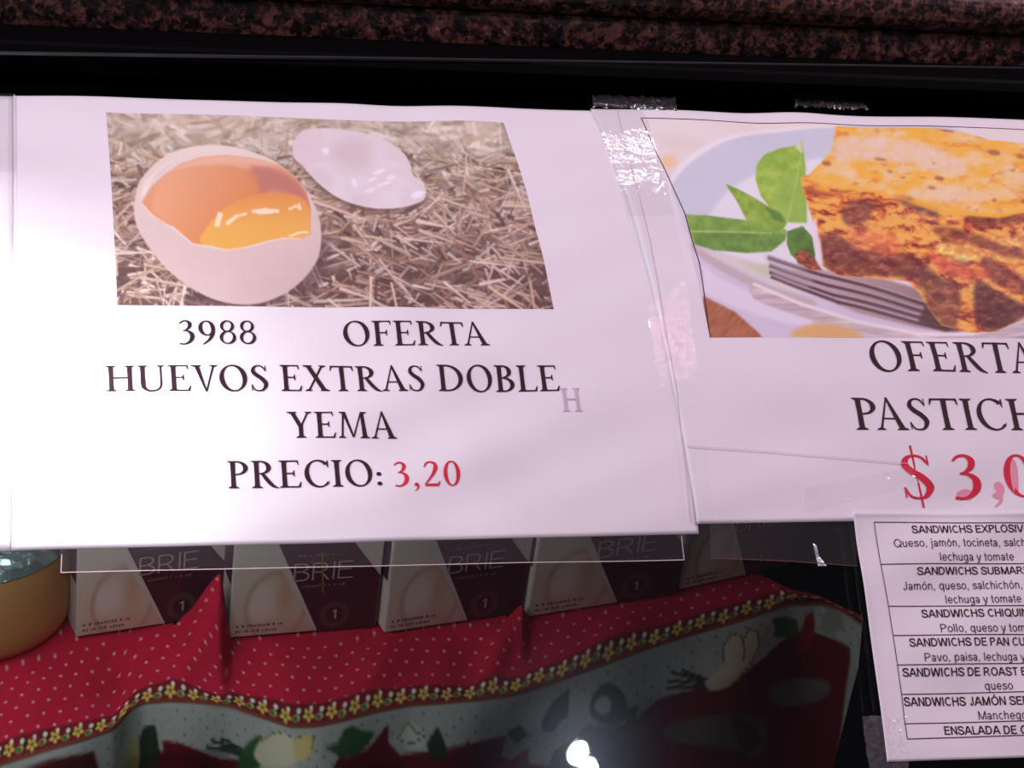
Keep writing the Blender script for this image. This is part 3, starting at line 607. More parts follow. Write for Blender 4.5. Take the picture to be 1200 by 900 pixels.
C.poly(a5([(400, 482), (560, 480), (690, 485), (742, 490), (735, 512), (690, 548), (600, 556), (480, 546), (412, 524)]), leafcol((122, 160, 76), (92, 136, 64), 46), .8, .9)
C.line(a5([(392, 478), (560, 478), (690, 484)]), 1.3, (190, 212, 120), .5, .9)
C.poly(a5([(745, 480), (800, 463), (835, 500), (850, 560), (850, 610), (800, 590), (762, 560), (745, 520)]), leafcol((106, 148, 62), (66, 104, 48), 47), .6)
# lasagna
food = a6([(252, 70), (243, 110), (238, 150), (190, 210), (150, 250), (118, 262), (125, 300), (142, 350), (158, 420), (178, 490), (200, 590), (260, 628), (400, 640), (520, 652), (560, 690), (600, 745), (650, 810), (760, 842), (850, 838), (930, 800), (1000, 760), (1250, 760), (1250, 140), (964, 136), (830, 125), (760, 105), (700, 90), (620, 80), (500, 78)])
fm = C.full(food, .5)
def topc(X, Y):
    n = fbm(X/16, Y/8, 51); m2 = fbm(X/9, Y/5, 55, 3)
    c = lerp((246, 186, 76), (240, 206, 150), (n-.4)*3); return lerp(c, (222, 130, 66), (m2-.56)*2.2)
C.poly(food, topc, .5)
C.poly(a6([(250, 130), (330, 110), (470, 120), (600, 140), (720, 190), (740, 230), (690, 250), (560, 215), (430, 200), (320, 195), (250, 200)]), lambda X, Y: lerp((236, 214, 200), (238, 204, 160), (fbm(X/6, Y/4, 61)-.35)*2.4), 3, .85, sm=3, within=fm)
C.poly(a6([(500, 330), (640, 290), (760, 310), (880, 300), (900, 330), (780, 355), (620, 350)]), (240, 214, 186), 4, .7, sm=3, within=fm)
C.poly(a6([(190, 230), (280, 200), (330, 260), (240, 290)]), (240, 214, 176), 4, .6, sm=3, within=fm)
face = a6([(118, 262), (250, 300), (400, 322), (470, 345), (560, 372), (640, 395), (740, 400), (860, 412), (964, 390), (1250, 380), (1250, 780), (964, 770), (930, 800), (850, 840), (760, 845), (650, 812), (560, 690), (520, 655), (400, 642), (260, 630), (198, 592)])
fc = C.full(face, 1.2)*fm
def facec(X, Y):
    n = fbm(X/11+Y/30, Y/6-X/26, 71, 5); m2 = fbm(X/8, Y/5, 75, 3)
    c = lerp((244, 184, 88), (226, 122, 62), (n-.38)*4); c = lerp(c, (176, 72, 56), (n-.52)*5); c = lerp(c, (112, 52, 50), (n-.60)*5); return lerp(c, (96, 48, 48), (m2-.6)*1.6)
C.poly(face, facec, 1.0, .95, within=fm)
for pts, c, al in (([(130, 300), (170, 292), (240, 325), (200, 335), (150, 320)], (176, 84, 60), .9), ([(270, 400), (310, 350), (380, 350), (385, 400), (340, 440), (290, 440)], (110, 58, 56), .8),
                   ([(460, 345), (520, 340), (560, 365), (640, 385), (635, 410), (560, 395)], (110, 62, 64), .9), ([(740, 400), (860, 410), (964, 392), (1250, 380), (1250, 430), (964, 430), (880, 440), (780, 430)], (110, 52, 44), .9),
                   ([(620, 445), (700, 450), (800, 480), (900, 520), (964, 540), (964, 570), (880, 555), (760, 510), (640, 480)], (120, 58, 46), .85), ([(190, 500), (240, 470), (330, 520), (420, 540), (520, 545), (600, 600), (640, 660), (600, 650), (520, 640), (400, 630), (260, 620), (200, 580)], (98, 46, 48), .85),
                   ([(770, 660), (800, 650), (870, 700), (960, 745), (950, 790), (850, 838), (780, 800)], (70, 34, 40), .9), ([(560, 620), (650, 640), (720, 700), (700, 830), (650, 810), (600, 740)], (110, 62, 54), .85),
                   ([(800, 560), (900, 600), (1000, 680), (1000, 720), (880, 670), (810, 620)], (104, 44, 44), .8),
                   ([(290, 470), (340, 455), (420, 460), (500, 500), (480, 550), (420, 545), (340, 510)], (222, 108, 72), .7), ([(600, 540), (700, 580), (820, 600), (820, 640), (700, 640), (620, 600)], (208, 84, 62), .7), ([(620, 510), (720, 510), (780, 550), (740, 580), (650, 560)], (240, 176, 92), .85), ([(820, 480), (900, 490), (1100, 500), (1100, 520), (900, 515)], (238, 170, 90), .85), ([(800, 540), (1100, 590), (1100, 606), (820, 560)], (230, 160, 84), .8)):
    C.poly(a6(pts), (lambda X, Y, c=c: lerp(c, [min(255, z*1.5+14) for z in c], (fbm(X/7+Y/20, Y/4, 95)-.45)*3)), 2.2, al*.9, sm=3, within=fm)
for x, y, a, b in ((215, 210, 9, 5), (420, 192, 12, 2.5), (455, 235, 5, 2.5), (505, 258, 5, 2), (610, 300, 8, 3), (640, 262, 9, 5), (845, 170, 12, 5.5), (945, 185, 8, 4), (325, 285, 4, 2), (847, 345, 5, 4), (800, 110, 14, 4), (670, 90, 14, 3), (365, 392, 7, 5), (626, 512, 4, 2), (670, 518, 3, 2), (620, 205, 3, 1.5), (915, 235, 5, 2), (955, 350, 5, 4)):
    x, y = a6([(x, y)])[0]; C.ell(x, y, a*.62, b*.55, (150, 84, 66), .15, 1.1, .7, within=fm)
C.line(a6([(640, 392), (740, 392), (860, 404), (964, 384), (1250, 372)]), 4.5, (248, 182, 62), 1.0, .9, within=fm)
C.line(a6([(125, 262), (220, 290), (330, 300), (440, 330), (560, 365), (640, 392)]), 3.5, (246, 178, 72), 1.6, .7, within=fm)
for x, y, a, b in ((530, 80, 26, 4), (590, 110, 24, 7), (230, 265, 26, 5), (640, 375, 40, 4), (200, 300, 10, 4), (900, 370, 30, 4)):
    x, y = a6([(x, y)])[0]; C.ell(x, y, a, b, (246, 184, 66), .15, 2, .7, within=fm)
C.poly(a6([(95, 545), (130, 530), (170, 560), (200, 605), (160, 605), (110, 580)]), lambda X, Y: lerp((190, 100, 70), (110, 52, 46), (fbm(X/3, Y/3, 81)-.3)*2), .8)
C.poly(a6([(170, 415), (158, 440), (165, 500), (182, 560), (205, 590), (195, 520), (180, 470)]), (236, 226, 226), .8, .95)
pic = sheet('printed_picture', [(750, 143), (1278, 156.5), (1350, 399), (831, 397)], O2+.00006, M['print'], (500, 290), pas, C.sample, thick=0, curl=lambda u, v: .0002*np.exp(-(u*.88+.12)*60))
pic['label'] = 'printed picture of lasagna with basil and a fork'
L2 = O2+.00024
rule([(750, 143), (1000, 150), (1205, 156)], .00045, L2, M['menu_ink'], pas, 'picture_border')
rule([(750, 143), (777, 200), (801, 255), (817, 310), (831, 397)], .00045, L2, M['menu_ink'], pas, 'picture_border')
serif_line('lettering', 'OFERTA', 1021, 1219, 437, 439, 35, M['ink'], pas, L2)
serif_line('lettering', 'PASTICH', 1001, 1220, 505.5, 505.5, 37, M['ink'], pas, L2)
for tx, x0, x1, b in (('$', 1059, 1095, 585.5), ('3', 1118, 1150, 585), (',', 1161, 1172, 585), ('0', 1178, 1215, 584)):
    o = serif_line('price_lettering', tx, x0, x1, b, b, 51, M['smudge_ink' if tx == ',' else 'red_ink'], pas, L2+.00003); o['label'] = 'red price character ' + ('dollar sign' if tx == '$' else 'comma' if tx == ',' else tx)
for pts in ([(1119, 580), (1128, 574), (1138, 578), (1134, 587)], [(1162, 570), (1168, 566), (1174, 573), (1170, 584)], [(1180, 540), (1188, 545), (1190, 575), (1184, 578)]):
    xs = XS(smooth_poly(pts, 4)); link('ink_smudge', P3(xs, L2), [list(range(len(xs)))], M['smudge_ink'], pas)

# ---- sandwich menu sheet
men = sheet('paper_menu', [(996, 602.5), (1290, 602.5), (1330, 884), (1036, 893.5)], O3, M['paper'], (80, 80), curl=lambda u, v: .0010*np.exp(-v*110)+.0008*np.exp(-u*70))
tag(men, 'white printed sandwich menu sheet taped below the lasagna sign', 'menu')
def m5(x, y): return (980+x/2.905, 590+y/2.905)
L3 = O3+.00022
for tx, ref, x0, x1, b, t, bo in (('SANDWICHS EXPLOSIVO', 'SANDWICHS', 248, 455, 106, 80, 1), ('Queso, jamón, tocineta, salch', 'Queso, jamón, tocineta,', 188, 548, 153, 126, 0), ('lechuga y tomate', None, 342, 598, 199, 172, 0), ('SANDWICHS SUBMARI', 'SANDWICHS', 266, 475, 247, 221, 1),
                                  ('Jamón, queso, salchichón, c', 'Jamón, queso, salchichón,', 222, 622, 297, 269, 0), ('lechuga y tomate', None, 366, 620, 342, 315, 0), ('SANDWICHS CHIQUIN', 'SANDWICHS', 284, 495, 391, 364, 1), ('Pollo, queso y toma', 'Pollo, queso', 346, 540, 441, 413, 0),
                                  ('SANDWICHS DE PAN CU', 'SANDWICHS', 240, 448, 490, 462, 1), ('Pavo, paisa, lechuga y', 'Pavo, paisa, lechuga', 292, 608, 540, 512, 0), ('SANDWICHS DE ROAST B', 'SANDWICHS', 217, 427, 592, 563, 1), ('queso', None, 498, 592, 636, 607, 0),
                                  ('SANDWICHS JAMÓN SER', 'SANDWICHS', 221, 436, 692, 662, 1), ('Manchego', None, 478, 637, 737, 708, 0), ('ENSALADA DE G', 'ENSALADA', 360, 550, 789, 760, 1)):
    a, b_ = m5(x0, b); c_ = m5(x1, b)[0]
    sans_line('lettering', tx, ref or tx, a, c_, b_, b_-(c_-a)*.012, (b-t)/2.905, M['ink' if bo else 'menu_ink'], men, L3, bool(bo))
for l in ([(120, 68), (143, 210), (170, 352), (184, 452), (198, 552), (212, 652), (222, 752), (230, 804)], [(120, 68), (700, 71)], [(143, 210), (700, 207)], [(170, 352), (700, 350)], [(183, 452), (700, 447)], [(197, 552), (700, 545)], [(212, 652), (700, 641)], [(222, 752), (700, 740)], [(230, 804), (700, 788)]):
    rule([m5(*q) for q in l], .00035, L3, M['menu_ink'], men)

# ------------------------------------------------------------------ clear tape
def tape(corners, label, off=OT, m='tape', n=(24, 40), jag=0, edges=(), em='tape_edge', ew=.0003, wr=True):
    o = sheet('tape_strip', corners, off, M[m], n, thick=0, jag=jag, wr=wr); tag(o, label, 'tape', 'clear tape on the glass')
    for e in edges: rule(e, ew, off+.00005, M[em], o, 'tape_edge')
    return o
tape([(690, 131), (752, 134), (832, 612), (793, 612)], 'long clear tape over the seam between the two picture signs', edges=[[(721, 134), (760, 290), (790, 460), (806, 613)]], em='tape_shade')
tape([(-40, 114), (17, 115), (16, 643), (-40, 646)], 'clear tape down the left edge of the egg sign', edges=[[(16.5, 116), (16, 380), (14.5, 640)]], em='tape_shade')
tape([(70, 617), (813, 610), (800, 657), (71, 672)], 'long clear tape along the bottom edge of the egg sign', OT-.0004, n=(120, 12), edges=[[(72, 651), (71, 672), (400, 665), (800, 657), (797, 629)]], ew=.00035)
tape([(808, 524), (1072, 548), (1050, 612), (815, 610)], 'wide clear tape across the lower left of the lasagna sign', n=(40, 12), edges=[[(802, 525), (900, 531), (1060, 545)]], em='tape_shade')
tape([(937, 571), (1050, 549), (1078, 566), (940, 601)], 'torn crinkled tape scrap left of the red dollar sign', OT+.0002, 'crinkled_tape', (30, 10), .0006)
tape([(757, 376), (800, 376), (803, 424), (764, 428)], 'crinkled tape patch halfway down the seam', OT+.0003, 'crinkled_tape', (20, 14), .0005)
tape([(928, 112), (1010, 125), (1016, 134), (930, 131)], 'crumpled tape end on the black glass above the lasagna sign', OT-.0006, 'shiny_tape', (40, 8), .0018, wr=False)
tape([(692, 116), (790, 120), (792, 135), (694, 131)], 'thin clear tape end above the corner of the lasagna sign', OT-.0006, 'shiny_tape', (40, 8), .0012, wr=False)
tape([(830, 600), (1003, 600), (1003, 664), (832, 655)], 'clear tape hanging below the lasagna sign beside the menu', O1, 'tape', (40, 14), edges=[[(832, 655), (920, 658), (1003, 664)]], em='emblem')
tape([(1007, 840), (1060, 838), (1062, 915), (1018, 915)], 'crumpled grey tape under the lower left corner of the menu', O1+.0002, 'crinkled_tape', (24, 30), .0012)
q = XS([(951, 637), (955, 640), (958, 652), (967, 664), (957, 664), (954, 650)]); q = link('tape_strip', P3(q, .0012), [[0, 1, 2, 5], [5, 2, 3, 4]], M['foil'])  # silver sliver modelled in place of a white glint on the tape
tag(solid(q, .0003), 'small bright sliver standing for a glint on tape between the lasagna sign and the menu', 'tape')

# ------------------------------------------------------------------ tablecloth on the shelf
U = np.arange(-80, 1012, 1.5)
def interp_s(u, pts):
    p = np.array(pts, float); y = np.interp(u, p[:, 0], p[:, 1])
    k = np.ones(9)/9; ye = np.concatenate([[y[0]]*4, y, [y[-1]]*4]); return np.convolve(ye, k, 'valid')
trim_y = interp_s(U, [(-80, 915), (0, 893), (50, 877), (100, 864), (135, 852), (150, 832), (165, 822), (200, 819), (235, 821), (270, 825), (300, 836), (340, 849), (370, 848), (400, 842), (440, 832), (480, 824), (520, 821), (560, 818), (600, 812), (650, 797), (700, 779), (760, 757), (820, 738), (880, 721), (925, 706), (960, 704), (990, 714), (1011, 730)])
back_y = interp_s(U, [(-80, 745), (0, 735), (100, 700), (200, 697), (300, 697), (400, 696), (450, 700), (560, 688), (620, 680), (780, 655), (880, 668), (925, 690), (960, 698), (1011, 722)])
pk = np.array([(-80, 800), (0, 792), (80, 766), (90, 753), (150, 746), (199, 736), (206, 731), (212, 725), (225, 713), (240, 692), (250, 679), (257, 672), (260, 677), (264, 705), (268, 738), (272, 751), (350, 755), (440, 752), (452, 747), (540, 738), (590, 728), (606, 712), (612, 708), (618, 722), (622, 729), (700, 721), (790, 704), (850, 692), (905, 684), (925, 699), (960, 701), (1011, 726)], float)
frow = np.interp(U, pk[:, 0], pk[:, 1])
base = np.interp(U, [-80, 0, 80, 90, 200, 272, 350, 440, 452, 540, 600, 622, 700, 790, 850, 905, 925, 960, 1011], [800, 792, 766, 753, 738, 751, 755, 752, 747, 738, 729, 729, 721, 704, 692, 684, 699, 701, 726])
isp = np.clip((base-frow)/6, 0, 1)
Pf = at_z(np.stack([U, base], 1), ZS-.0012)
Pf = at_y(np.stack([U, frow], 1), Pf[:, 1])
Pb = at_z(np.stack([U, np.minimum(back_y, base-2)], 1), ZS-.0012)
Pb = Pb*(1-isp)[:, None]+(Pf+[0, .001, -.001])*isp[:, None]
Pt = at_z(np.stack([U, trim_y], 1), ZS-.010)
NT = 110; T = np.linspace(0, 1, NT); NH = 70; T0 = .18
def ridge(cx, wdt): return np.exp(-((U[:, None]-cx)/wdt)**2)
V = np.clip((T-T0)/(1-T0), 0, 1)[None]; env = np.sin(np.pi*np.clip(V, 0, 1))
bump = -.007*ridge(140, 30)*env+.005*ridge(470-60*V, 34)*env+.004*ridge(40-20*V, 34)*env+.004*ridge(345, 40)*env+.005*ridge(760-80*V, 40)*env \
    + .006*ridge(600-35*V, 16)*np.sin(np.pi*V**.7)+.008*ridge(250-50*V, 20)*np.sin(np.pi*V**.6)-.004*ridge(300-30*V, 24)*env-.004*ridge(560-20*V, 24)*env
v3 = V[0][None, :, None]; k3 = np.clip(T/T0, 0, 1)[None, :, None]
ez = Pf[:, None]*(1-v3)+Pt[:, None]*v3
# the raised peak falls quickly to the shelf, then runs flat
lift = (Pf[:, 2]-(ZS-.0012))[:, None]*((1-V[0])**2.2-(1-V[0]))[None]
ez[..., 2] += lift*1.0
red = np.where(T[None, :, None] < T0, Pb[:, None]*(1-k3)+Pf[:, None]*k3, ez)
red[..., 2] += bump*(T[None] > T0)
ispk = isp > 2
wr_ = np.where(T[None] < T0, -(trim_y-frow)[:, None]-(1-T[None]/T0)*30, -(1-V)*(trim_y-frow)[:, None])
# hanging border
h = np.linspace(0, 1, NH)[1:]; Hd = .14
hang = np.repeat(Pt[:, None], NH-1, 1).copy(); drop = h**1.1*Hd
fold = .007*np.sin(U/26.)+.009*np.sin(U/61.+1)
hang[..., 2] -= drop[None]; hang[..., 1] += -.010*np.minimum(h*4, 1)[None]-fold[:, None]*np.minimum(h*2.5, 1)[None]
pxh = to_px(hang.reshape(-1, 3))
wh = (pxh[:, 1]-np.repeat(trim_y, NH-1)).reshape(len(U), NH-1)
uh = pxh[:, 0].reshape(len(U), NH-1)
allp = np.concatenate([red, hang], 1); NA = allp.shape[1]
uu = np.concatenate([np.repeat(U[:, None], NT, 1), np.repeat(U[:, None], NH-1, 1)+(uh-uh[:, :1])*0], 1); ww = np.concatenate([wr_, wh], 1)

C = Canvas(-90, -200, 1020, 330, (196, 30, 58))
rd = C.Y < 0
C.a[:] = lerp((190, 26, 54), (202, 36, 64), fbm(C.X/20, C.Y/20, 91))
for j in range(-14, 1):                       # polka dots
    for i in range(-5, 64):
        x = i*19+(j % 2)*9.5+j*3; y = j*13.5-6+i*.2-4
        if y < -13 or True: C.ell(x+rs.uniform(-.8, .8), y+rs.uniform(-.8, .8), 1.7, 1.5, (240, 200, 205), 0, .35, .9)
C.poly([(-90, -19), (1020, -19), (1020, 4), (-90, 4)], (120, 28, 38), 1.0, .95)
C.poly([(-90, 0), (1020, 0), (1020, 5), (-90, 5)], (128, 72, 52), .7)
C.poly([(-90, 5), (1020, 5), (1020, 330), (-90, 330)], (180, 179, 174), .6)
for i in range(82):                            # blossoms along the trim
    x = -84+i*13.5; y = -8+rs.uniform(-1.5, 1.5)
    if i % 2: 
        for a in range(5): C.ell(x+4.2*math.cos(a*1.257+.3), y+4.2*math.sin(a*1.257+.3), 3.0, 2.2, (216, 192, 92), a*1.257+.3, .7)
        C.ell(x+3, y-7, 2.2, 2.4, (236, 232, 216), 0, .4)
    else:
        C.ell(x-1, y+2, 5, 3.4, (198, 184, 108), -.3, .8); C.ell(x-2, y+2.5, 2.6, 2.6, (52, 110, 62), 0, .4); C.ell(x+2, y-5, 2.6, 3, (232, 232, 224), 0, .4); C.ell(x+6, y-1, 2.6, 3, (44, 40, 34), 0, .4)
for j in range(14):
    for i in range(62): C.ell(-80+i*18+(j % 2)*9, 14+j*9+rs.uniform(-1, 1), 1.1, 1.1, (70, 74, 84), 0, .3, .8)
def tw(x, y): return (x, y-np.interp(x, U, trim_y))
def bp(pts, c, soft=.6, sm=0, al=1.): C.poly([tw(*q) for q in pts], c, soft, al, sm=sm)
REDC, GRN, DG = (108, 15, 27), (58, 92, 52), (40, 56, 38)  # red darkened to carry the shade low on the hanging border
def star(x, y, r, c, n=7, ph=0., sq=.75):
    pts = []
    for k in range(2*n): a = ph+math.pi*k/n; q = r if k % 2 == 0 else r*.55; pts.append((x+q*math.cos(a), y+q*math.sin(a)*sq))
    bp(pts, c, .8)
bp([(150, 840), (160, 838), (158, 930), (130, 930)], (190, 190, 180), .8)
bp([(165, 862), (176, 850), (184, 858), (190, 930), (160, 930)], DG, 1, 3); bp([(150, 876), (162, 868), (164, 900), (148, 905)], (196, 180, 110), 1.5, 3)
bp([(192, 868), (215, 872), (240, 882), (262, 890), (290, 892), (310, 960), (190, 960)], REDC, 1)
star(205, 905, 40, REDC, 6); star(262, 915, 38, (120, 16, 28), 6, .4)
for a, b in (((250, 868), (285, 882)), ((245, 876), (285, 884)), ((262, 866), (288, 880))): C.line([tw(*a), tw(*b)], 4, DG, .7)
bp([(284, 888), (292, 872), (305, 862), (312, 874), (306, 900), (285, 905)], GRN, 1, 3)
bp([(306, 868), (318, 860), (334, 858), (346, 866), (350, 882), (344, 896), (316, 900), (300, 886)], (216, 206, 178), .8, 4); C.line([tw(*q) for q in [(308, 868), (320, 859), (334, 858), (346, 867)]], 1.5, (120, 96, 62), .4)
bp([(344, 868), (356, 862), (368, 864), (364, 880), (352, 892), (344, 884)], (222, 200, 128), .8, 4); C.line([tw(*q) for q in [(346, 866), (356, 861), (368, 863), (364, 880)]], 1.5, (120, 96, 62), .4)
star(400, 925, 56, REDC, 7, .2); bp([(378, 876), (396, 870), (402, 856), (412, 850), (424, 856), (440, 858), (432, 872), (420, 884), (400, 888)], GRN, .8)
bp([(432, 878), (456, 848), (456, 870), (470, 885), (510, 880), (560, 870), (600, 862), (610, 960), (380, 960), (400, 890)], REDC, .8)
bp([(455, 874), (466, 866), (478, 846), (490, 852), (498, 862), (496, 876), (480, 878), (470, 870)], (208, 202, 190), .8, 3); C.line([tw(*q) for q in [(466, 868), (478, 846), (488, 858), (498, 862), (484, 872), (470, 868)]], 1.3, (70, 66, 54), .4)
bp([(500, 872), (512, 852), (518, 862), (524, 878), (520, 890), (506, 890)], DG, .8)
star(560, 905, 50, REDC, 7); star(620, 910, 46, (124, 18, 30), 7, .5)
bp([(640, 845), (650, 822), (668, 806), (668, 840), (660, 846), (654, 858), (642, 856)], DG, .8); bp([(600, 858), (616, 850), (628, 862), (618, 872)], DG, 1)
bp([(692, 825), (700, 808), (714, 800), (730, 812), (736, 826), (738, 842), (720, 850), (696, 842)], (48, 52, 44), .8, 3); bp([(696, 828), (704, 816), (714, 818), (716, 832), (706, 838)], (196, 190, 176), .8, 3)
bp([(735, 832), (752, 826), (750, 846), (738, 850)], DG, .8)
bp([(720, 852), (752, 842), (775, 820), (820, 806), (870, 790), (900, 770), (940, 740), (1000, 760), (1020, 960), (640, 960), (660, 880), (690, 850)], REDC, .9)
star(800, 870, 40, (116, 16, 28), 7); star(905, 830, 46, (110, 16, 28), 7, .3)
for a, b in (((785, 798), (822, 800)), ((788, 788), (824, 798)), ((800, 786), (826, 796)), ((784, 806), (824, 804))): C.line([tw(*a), tw(*b)], 3.4, (56, 50, 38), .7)
bp([(828, 808), (830, 794), (846, 778), (846, 760), (854, 744), (866, 742), (870, 750), (878, 736), (888, 738), (890, 754), (884, 772), (868, 792), (846, 808)], (214, 204, 170), .8, 3)
for l in ([(846, 775), (846, 758), (856, 743), (867, 744), (872, 760), (870, 775)], [(870, 752), (878, 737), (888, 740), (891, 756), (882, 774), (868, 790)]): C.line([tw(*q) for q in l], 1.6, (110, 84, 50), .4)
bp([(905, 726), (920, 722), (936, 726), (942, 735), (940, 745), (920, 748), (910, 745), (912, 738)], GRN, .8); bp([(944, 745), (948, 722), (954, 716), (960, 730), (962, 760), (948, 770)], (150, 24, 34), .8)
bp([(968, 716), (984, 716), (990, 735), (976, 745), (966, 736)], (150, 148, 136), 1.2, 3)
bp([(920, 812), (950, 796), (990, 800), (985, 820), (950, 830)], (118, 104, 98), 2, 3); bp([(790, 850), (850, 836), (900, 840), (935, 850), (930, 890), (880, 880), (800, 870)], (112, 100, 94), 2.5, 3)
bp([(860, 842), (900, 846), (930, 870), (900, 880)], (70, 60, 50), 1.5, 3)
# dark red patch over the far left border
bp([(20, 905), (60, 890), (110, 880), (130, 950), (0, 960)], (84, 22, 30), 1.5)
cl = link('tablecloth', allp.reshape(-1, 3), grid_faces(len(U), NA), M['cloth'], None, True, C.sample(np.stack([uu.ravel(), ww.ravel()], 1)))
tag(cl, 'red polka dot tablecloth with floral white border under the cheese boxes', 'tablecloth')
# glass shelf board under the cloth (its front follows the cloth)
idx = [k for k in range(0, len(U), 20)]
fr = [(Pt[k, 0], Pt[k, 1]+.03) for k in idx]
shelf = prism('shelf', fr+[(Pt[-1, 0], 1.45), (Pt[0, 0]-.05, 1.45)], ZS-.045, ZS-.026, M['dark']); tag(shelf, 'dark shelf board under the red tablecloth', 'shelf')

# ------------------------------------------------------------------ brie boxes
BW = .0; BH = .118; BD = .040
def face_poly(name, polys, e, m, parent, W):
    v = []; f = []; k = 0
    for p in polys:
        v += [(q[0]*W, -e, q[1]*W) for q in p]; f.append(list(range(k, k+len(p)))); k += len(p)
    return link(name, v, f, m, parent)
def circ(cx, cy, r, n=28): return [(cx+r*math.cos(2*math.pi*k/n), cy+r*math.sin(2*math.pi*k/n)) for k in range(n)]
def annul(cx, cy, r0, r1, n=28):
    a, b = circ(cx, cy, r0, n), circ(cx, cy, r1, n); return [[a[k], a[(k+1) % n], b[(k+1) % n], b[k]] for k in range(n)]
def ftext(name, text, a0, a1, b, hgt, m, parent, W, e, bold=False):
    v, f = font_mesh(text, bold); lo_, hi = v[:, 0].min(), v[:, 0].max(); cap = 1.
    return link(name, np.stack([(a0+(a1-a0)*(v[:, 0]-lo_)/(hi-lo_))*W, np.full(len(v), -e), (b+v[:, 1]/cap*hgt)*W], 1), f, m, parent)
def make_box(W, green=False):
    H = BH/W; D = BD
    prof = [(0, 0), (W, 0), (W, D), (0, D)]
    b = prism('brie_box', prof, 0, BH, M['card'])
    bm = bmesh.new(); bm.from_mesh(b.data); bmesh.ops.recalc_face_normals(bm, faces=bm.faces); bmesh.ops.bevel(bm, geom=list(bm.edges), offset=.0006, segments=2, affect='EDGES'); bm.to_mesh(b.data); bm.free()
    band = [(.593, .006), (.993, .006), (.993, .405), (.993-.74*(H-.41), H-.01), (.593-.539*(H-.01), H-.01)]
    band[4] = (max(.02, band[4][0]), H-.01); band[3] = (max(band[3][0], .3), H-.01)
    dk = face_poly('maroon_band', [band], .0003, M['maroon'], b, W); dk['label'] = 'maroon printed band across the front'
    # cheese picture: cut wheel printed in peach tones
    cw = Canvas(0, 0, 60, 70, (210, 190, 180), 1.5)
    n = 40; uu_, vv_ = np.meshgrid(np.linspace(.012, .585, n), np.linspace(.008, .9, n), indexing='ij')
    lim = .585-.539*vv_; uu2 = .012+(uu_-.012)/(.573)*(lim-.012)
    X = uu2.ravel(); Y = vv_.ravel(); r = np.hypot((X-.30)/.20, (Y-.22)/.26)
    c = lerp((212, 188, 172), (204, 198, 186), (Y-.3)*2); c = lerp(c, (206, 160, 138), np.exp(-((X-.36)/.07)**2-((Y-.33)/.20)**2)*.9)
    c = lerp(c, (226, 204, 196), np.exp(-((X-.20)/.10)**4-((Y-.25)/.14)**4)*.8); c = lerp(c, (210, 132, 130), np.clip(.19-Y, 0, .2)*3.0*(X > .05)*(.4+X)); c = lerp(c, (178, 132, 112), np.exp(-((r-1.0)/.09)**2)*.55)
    link('cheese_picture', np.stack([X*W, np.full(len(X), -.00025), Y*W], 1), grid_faces(n, n), M['print'], b, False, c)
    ftext('brand_lettering', 'BRIE', .40, .80, .405, .135, M['box_text'], b, W, .0006, 2)
    def specks(x0, x1, y, h):          # print too small to read in the photograph
        r_ = random.Random(int(y*1000)); x = x0; out = []
        while x < x1: k = r_.uniform(.008, .02); out.append([(x, y), (x+k, y), (x+k, y+h*r_.uniform(.5, 1)), (x, y+h*r_.uniform(.5, 1))]); x += k+r_.choice((.006, .006, .02))
        face_poly('fine_print', out, .0006, M['box_small'], b, W)
    specks(.46, .76, .352, .022); specks(.42, .72, .588, .02); specks(.04, .35, .078, .022); specks(.04, .30, .038, .022)
    em = face_poly('emblem', annul(.70, .125, .060, .102), .0005, M['emblem'], b, W); ftext('emblem_number', '1', .685, .715, .09, .075, M['box_text'], em, W, .0006, True)
    link('side_band', [(-.0003, .003, .035), (-.0003, D-.003, .035), (-.0003, D-.003, .082), (-.0003, .003, .082)], [[0, 1, 2, 3]], M['maroon'], b)
    if green: g_ = face_poly('green_mark', [[(.573, .62), (.585, .62), (.615, .30), (.603, .30)]], .0007, M['green_print'], b, W); g_['label'] = 'green stroke across the lettering'
    return b
def copy_thing(o):
    c = o.copy(); col.objects.link(c)
    for ch in o.children:
        d = ch.copy(); col.objects.link(d); d.parent = c
        for g2 in ch.children: e = g2.copy(); col.objects.link(e); e.parent = d
    return c
boxes = [((89, 748), (262, 722), 'cheese box at the far left of the row, half hidden by the cloth peak'),
         ((268, 749), (440, 735), 'cheese box right of the cloth peak with a green stroke over BRIE'),
         ((450, 743), (612, 719), 'third brie box from the left, showing its pale left side'),
         ((618, 724), (792, 697), 'fourth brie box, right of the low cloth fold'),
         ((797, 692), (925, 664), 'dim brie box at the dark right end of the row')]
wd = []
for a, b_, _ in boxes: q = at_z([a, b_], ZS); wd.append(np.hypot(*(q[1]-q[0])[:2]))
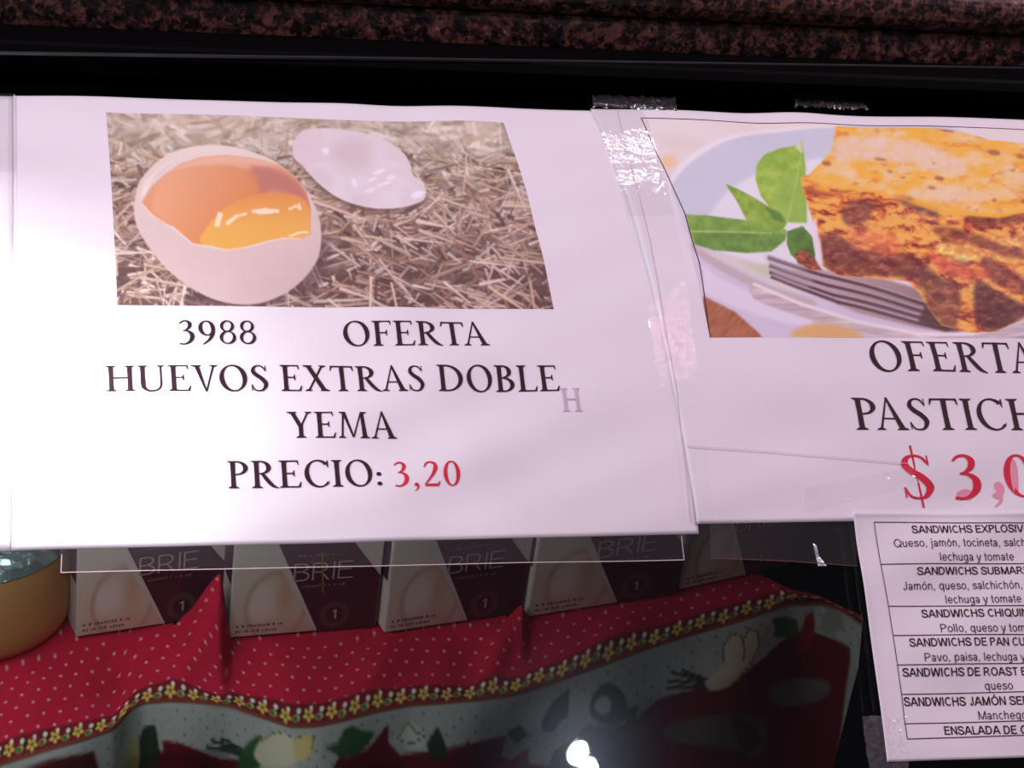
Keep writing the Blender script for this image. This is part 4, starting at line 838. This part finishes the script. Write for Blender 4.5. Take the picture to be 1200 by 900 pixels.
W0 = float(np.mean(wd[:3])); print('box widths', np.round(wd, 4), W0)
pro = make_box(W0)
for k, (a, b_, lab) in enumerate(boxes):
    o = pro if k == 0 else (make_box(W0, True) if k == 1 else copy_thing(pro))
    q = at_z([a, b_], ZS); d = q[1]-q[0]; o.location = q[0]+np.array([0, 0, .0008]); o.rotation_euler = (0, 0, math.atan2(d[1], d[0]))
    if k < 4: s_ = wd[k]/W0; o.scale = (s_, 1, 1)
    tag(o, lab[0].lower()+lab[1:], 'box', 'brie boxes in a row on the cloth')

# ------------------------------------------------------------------ cheese wheel with foil top
c0 = at_z([(-40, 715)], ZS)[0]; rr = np.linalg.norm(at_z([(84, 715)], ZS)[0]-c0); hh = at_y([(-40, 609)], c0[1])[0][2]-ZS
print('wheel', c0, rr, hh)
prof = [(0, .001), (rr*.94, .001), (rr*.985, .006), (rr, .016), (rr*1.0, hh*.5), (rr*.99, hh-.014), (rr*.96, hh-.005), (rr*.90, hh-.001), (0, hh-.001)]
v = []; f = []; NS = 72
for k in range(NS):
    a = 2*math.pi*k/NS
    for r_, z_ in prof: v.append((r_*math.cos(a), r_*math.sin(a), z_))
n = len(prof)
for k in range(NS):
    for i in range(n-1): f.append([k*n+i, ((k+1) % NS)*n+i, ((k+1) % NS)*n+i+1, k*n+i+1])
wheel = link('cheese_wheel', v, f, M['rind'], None, True); wheel.location = c0
tag(wheel, 'golden cheese wheel with silver foil on top at the left edge', 'cheese')
rs2 = np.random.RandomState(3); v = []; f = []; NR = 26
for k in range(NS):
    a = 2*math.pi*k/NS
    for i in range(NR):
        r_ = rr*.985*i/(NR-1); z_ = hh+.001+(rs2.rand()*.003 if 0 < i < NR-1 else 0)-(.008*((i/(NR-1))**12)); v.append((r_*math.cos(a), r_*math.sin(a), z_))
for k in range(NS):
    for i in range(NR-1): f.append([k*NR+i, k*NR+i+1, ((k+1) % NS)*NR+i+1, ((k+1) % NS)*NR+i])
foil = link('foil_cover', v, f, M['foil'], wheel); foil['label'] = 'crumpled silver foil cover'
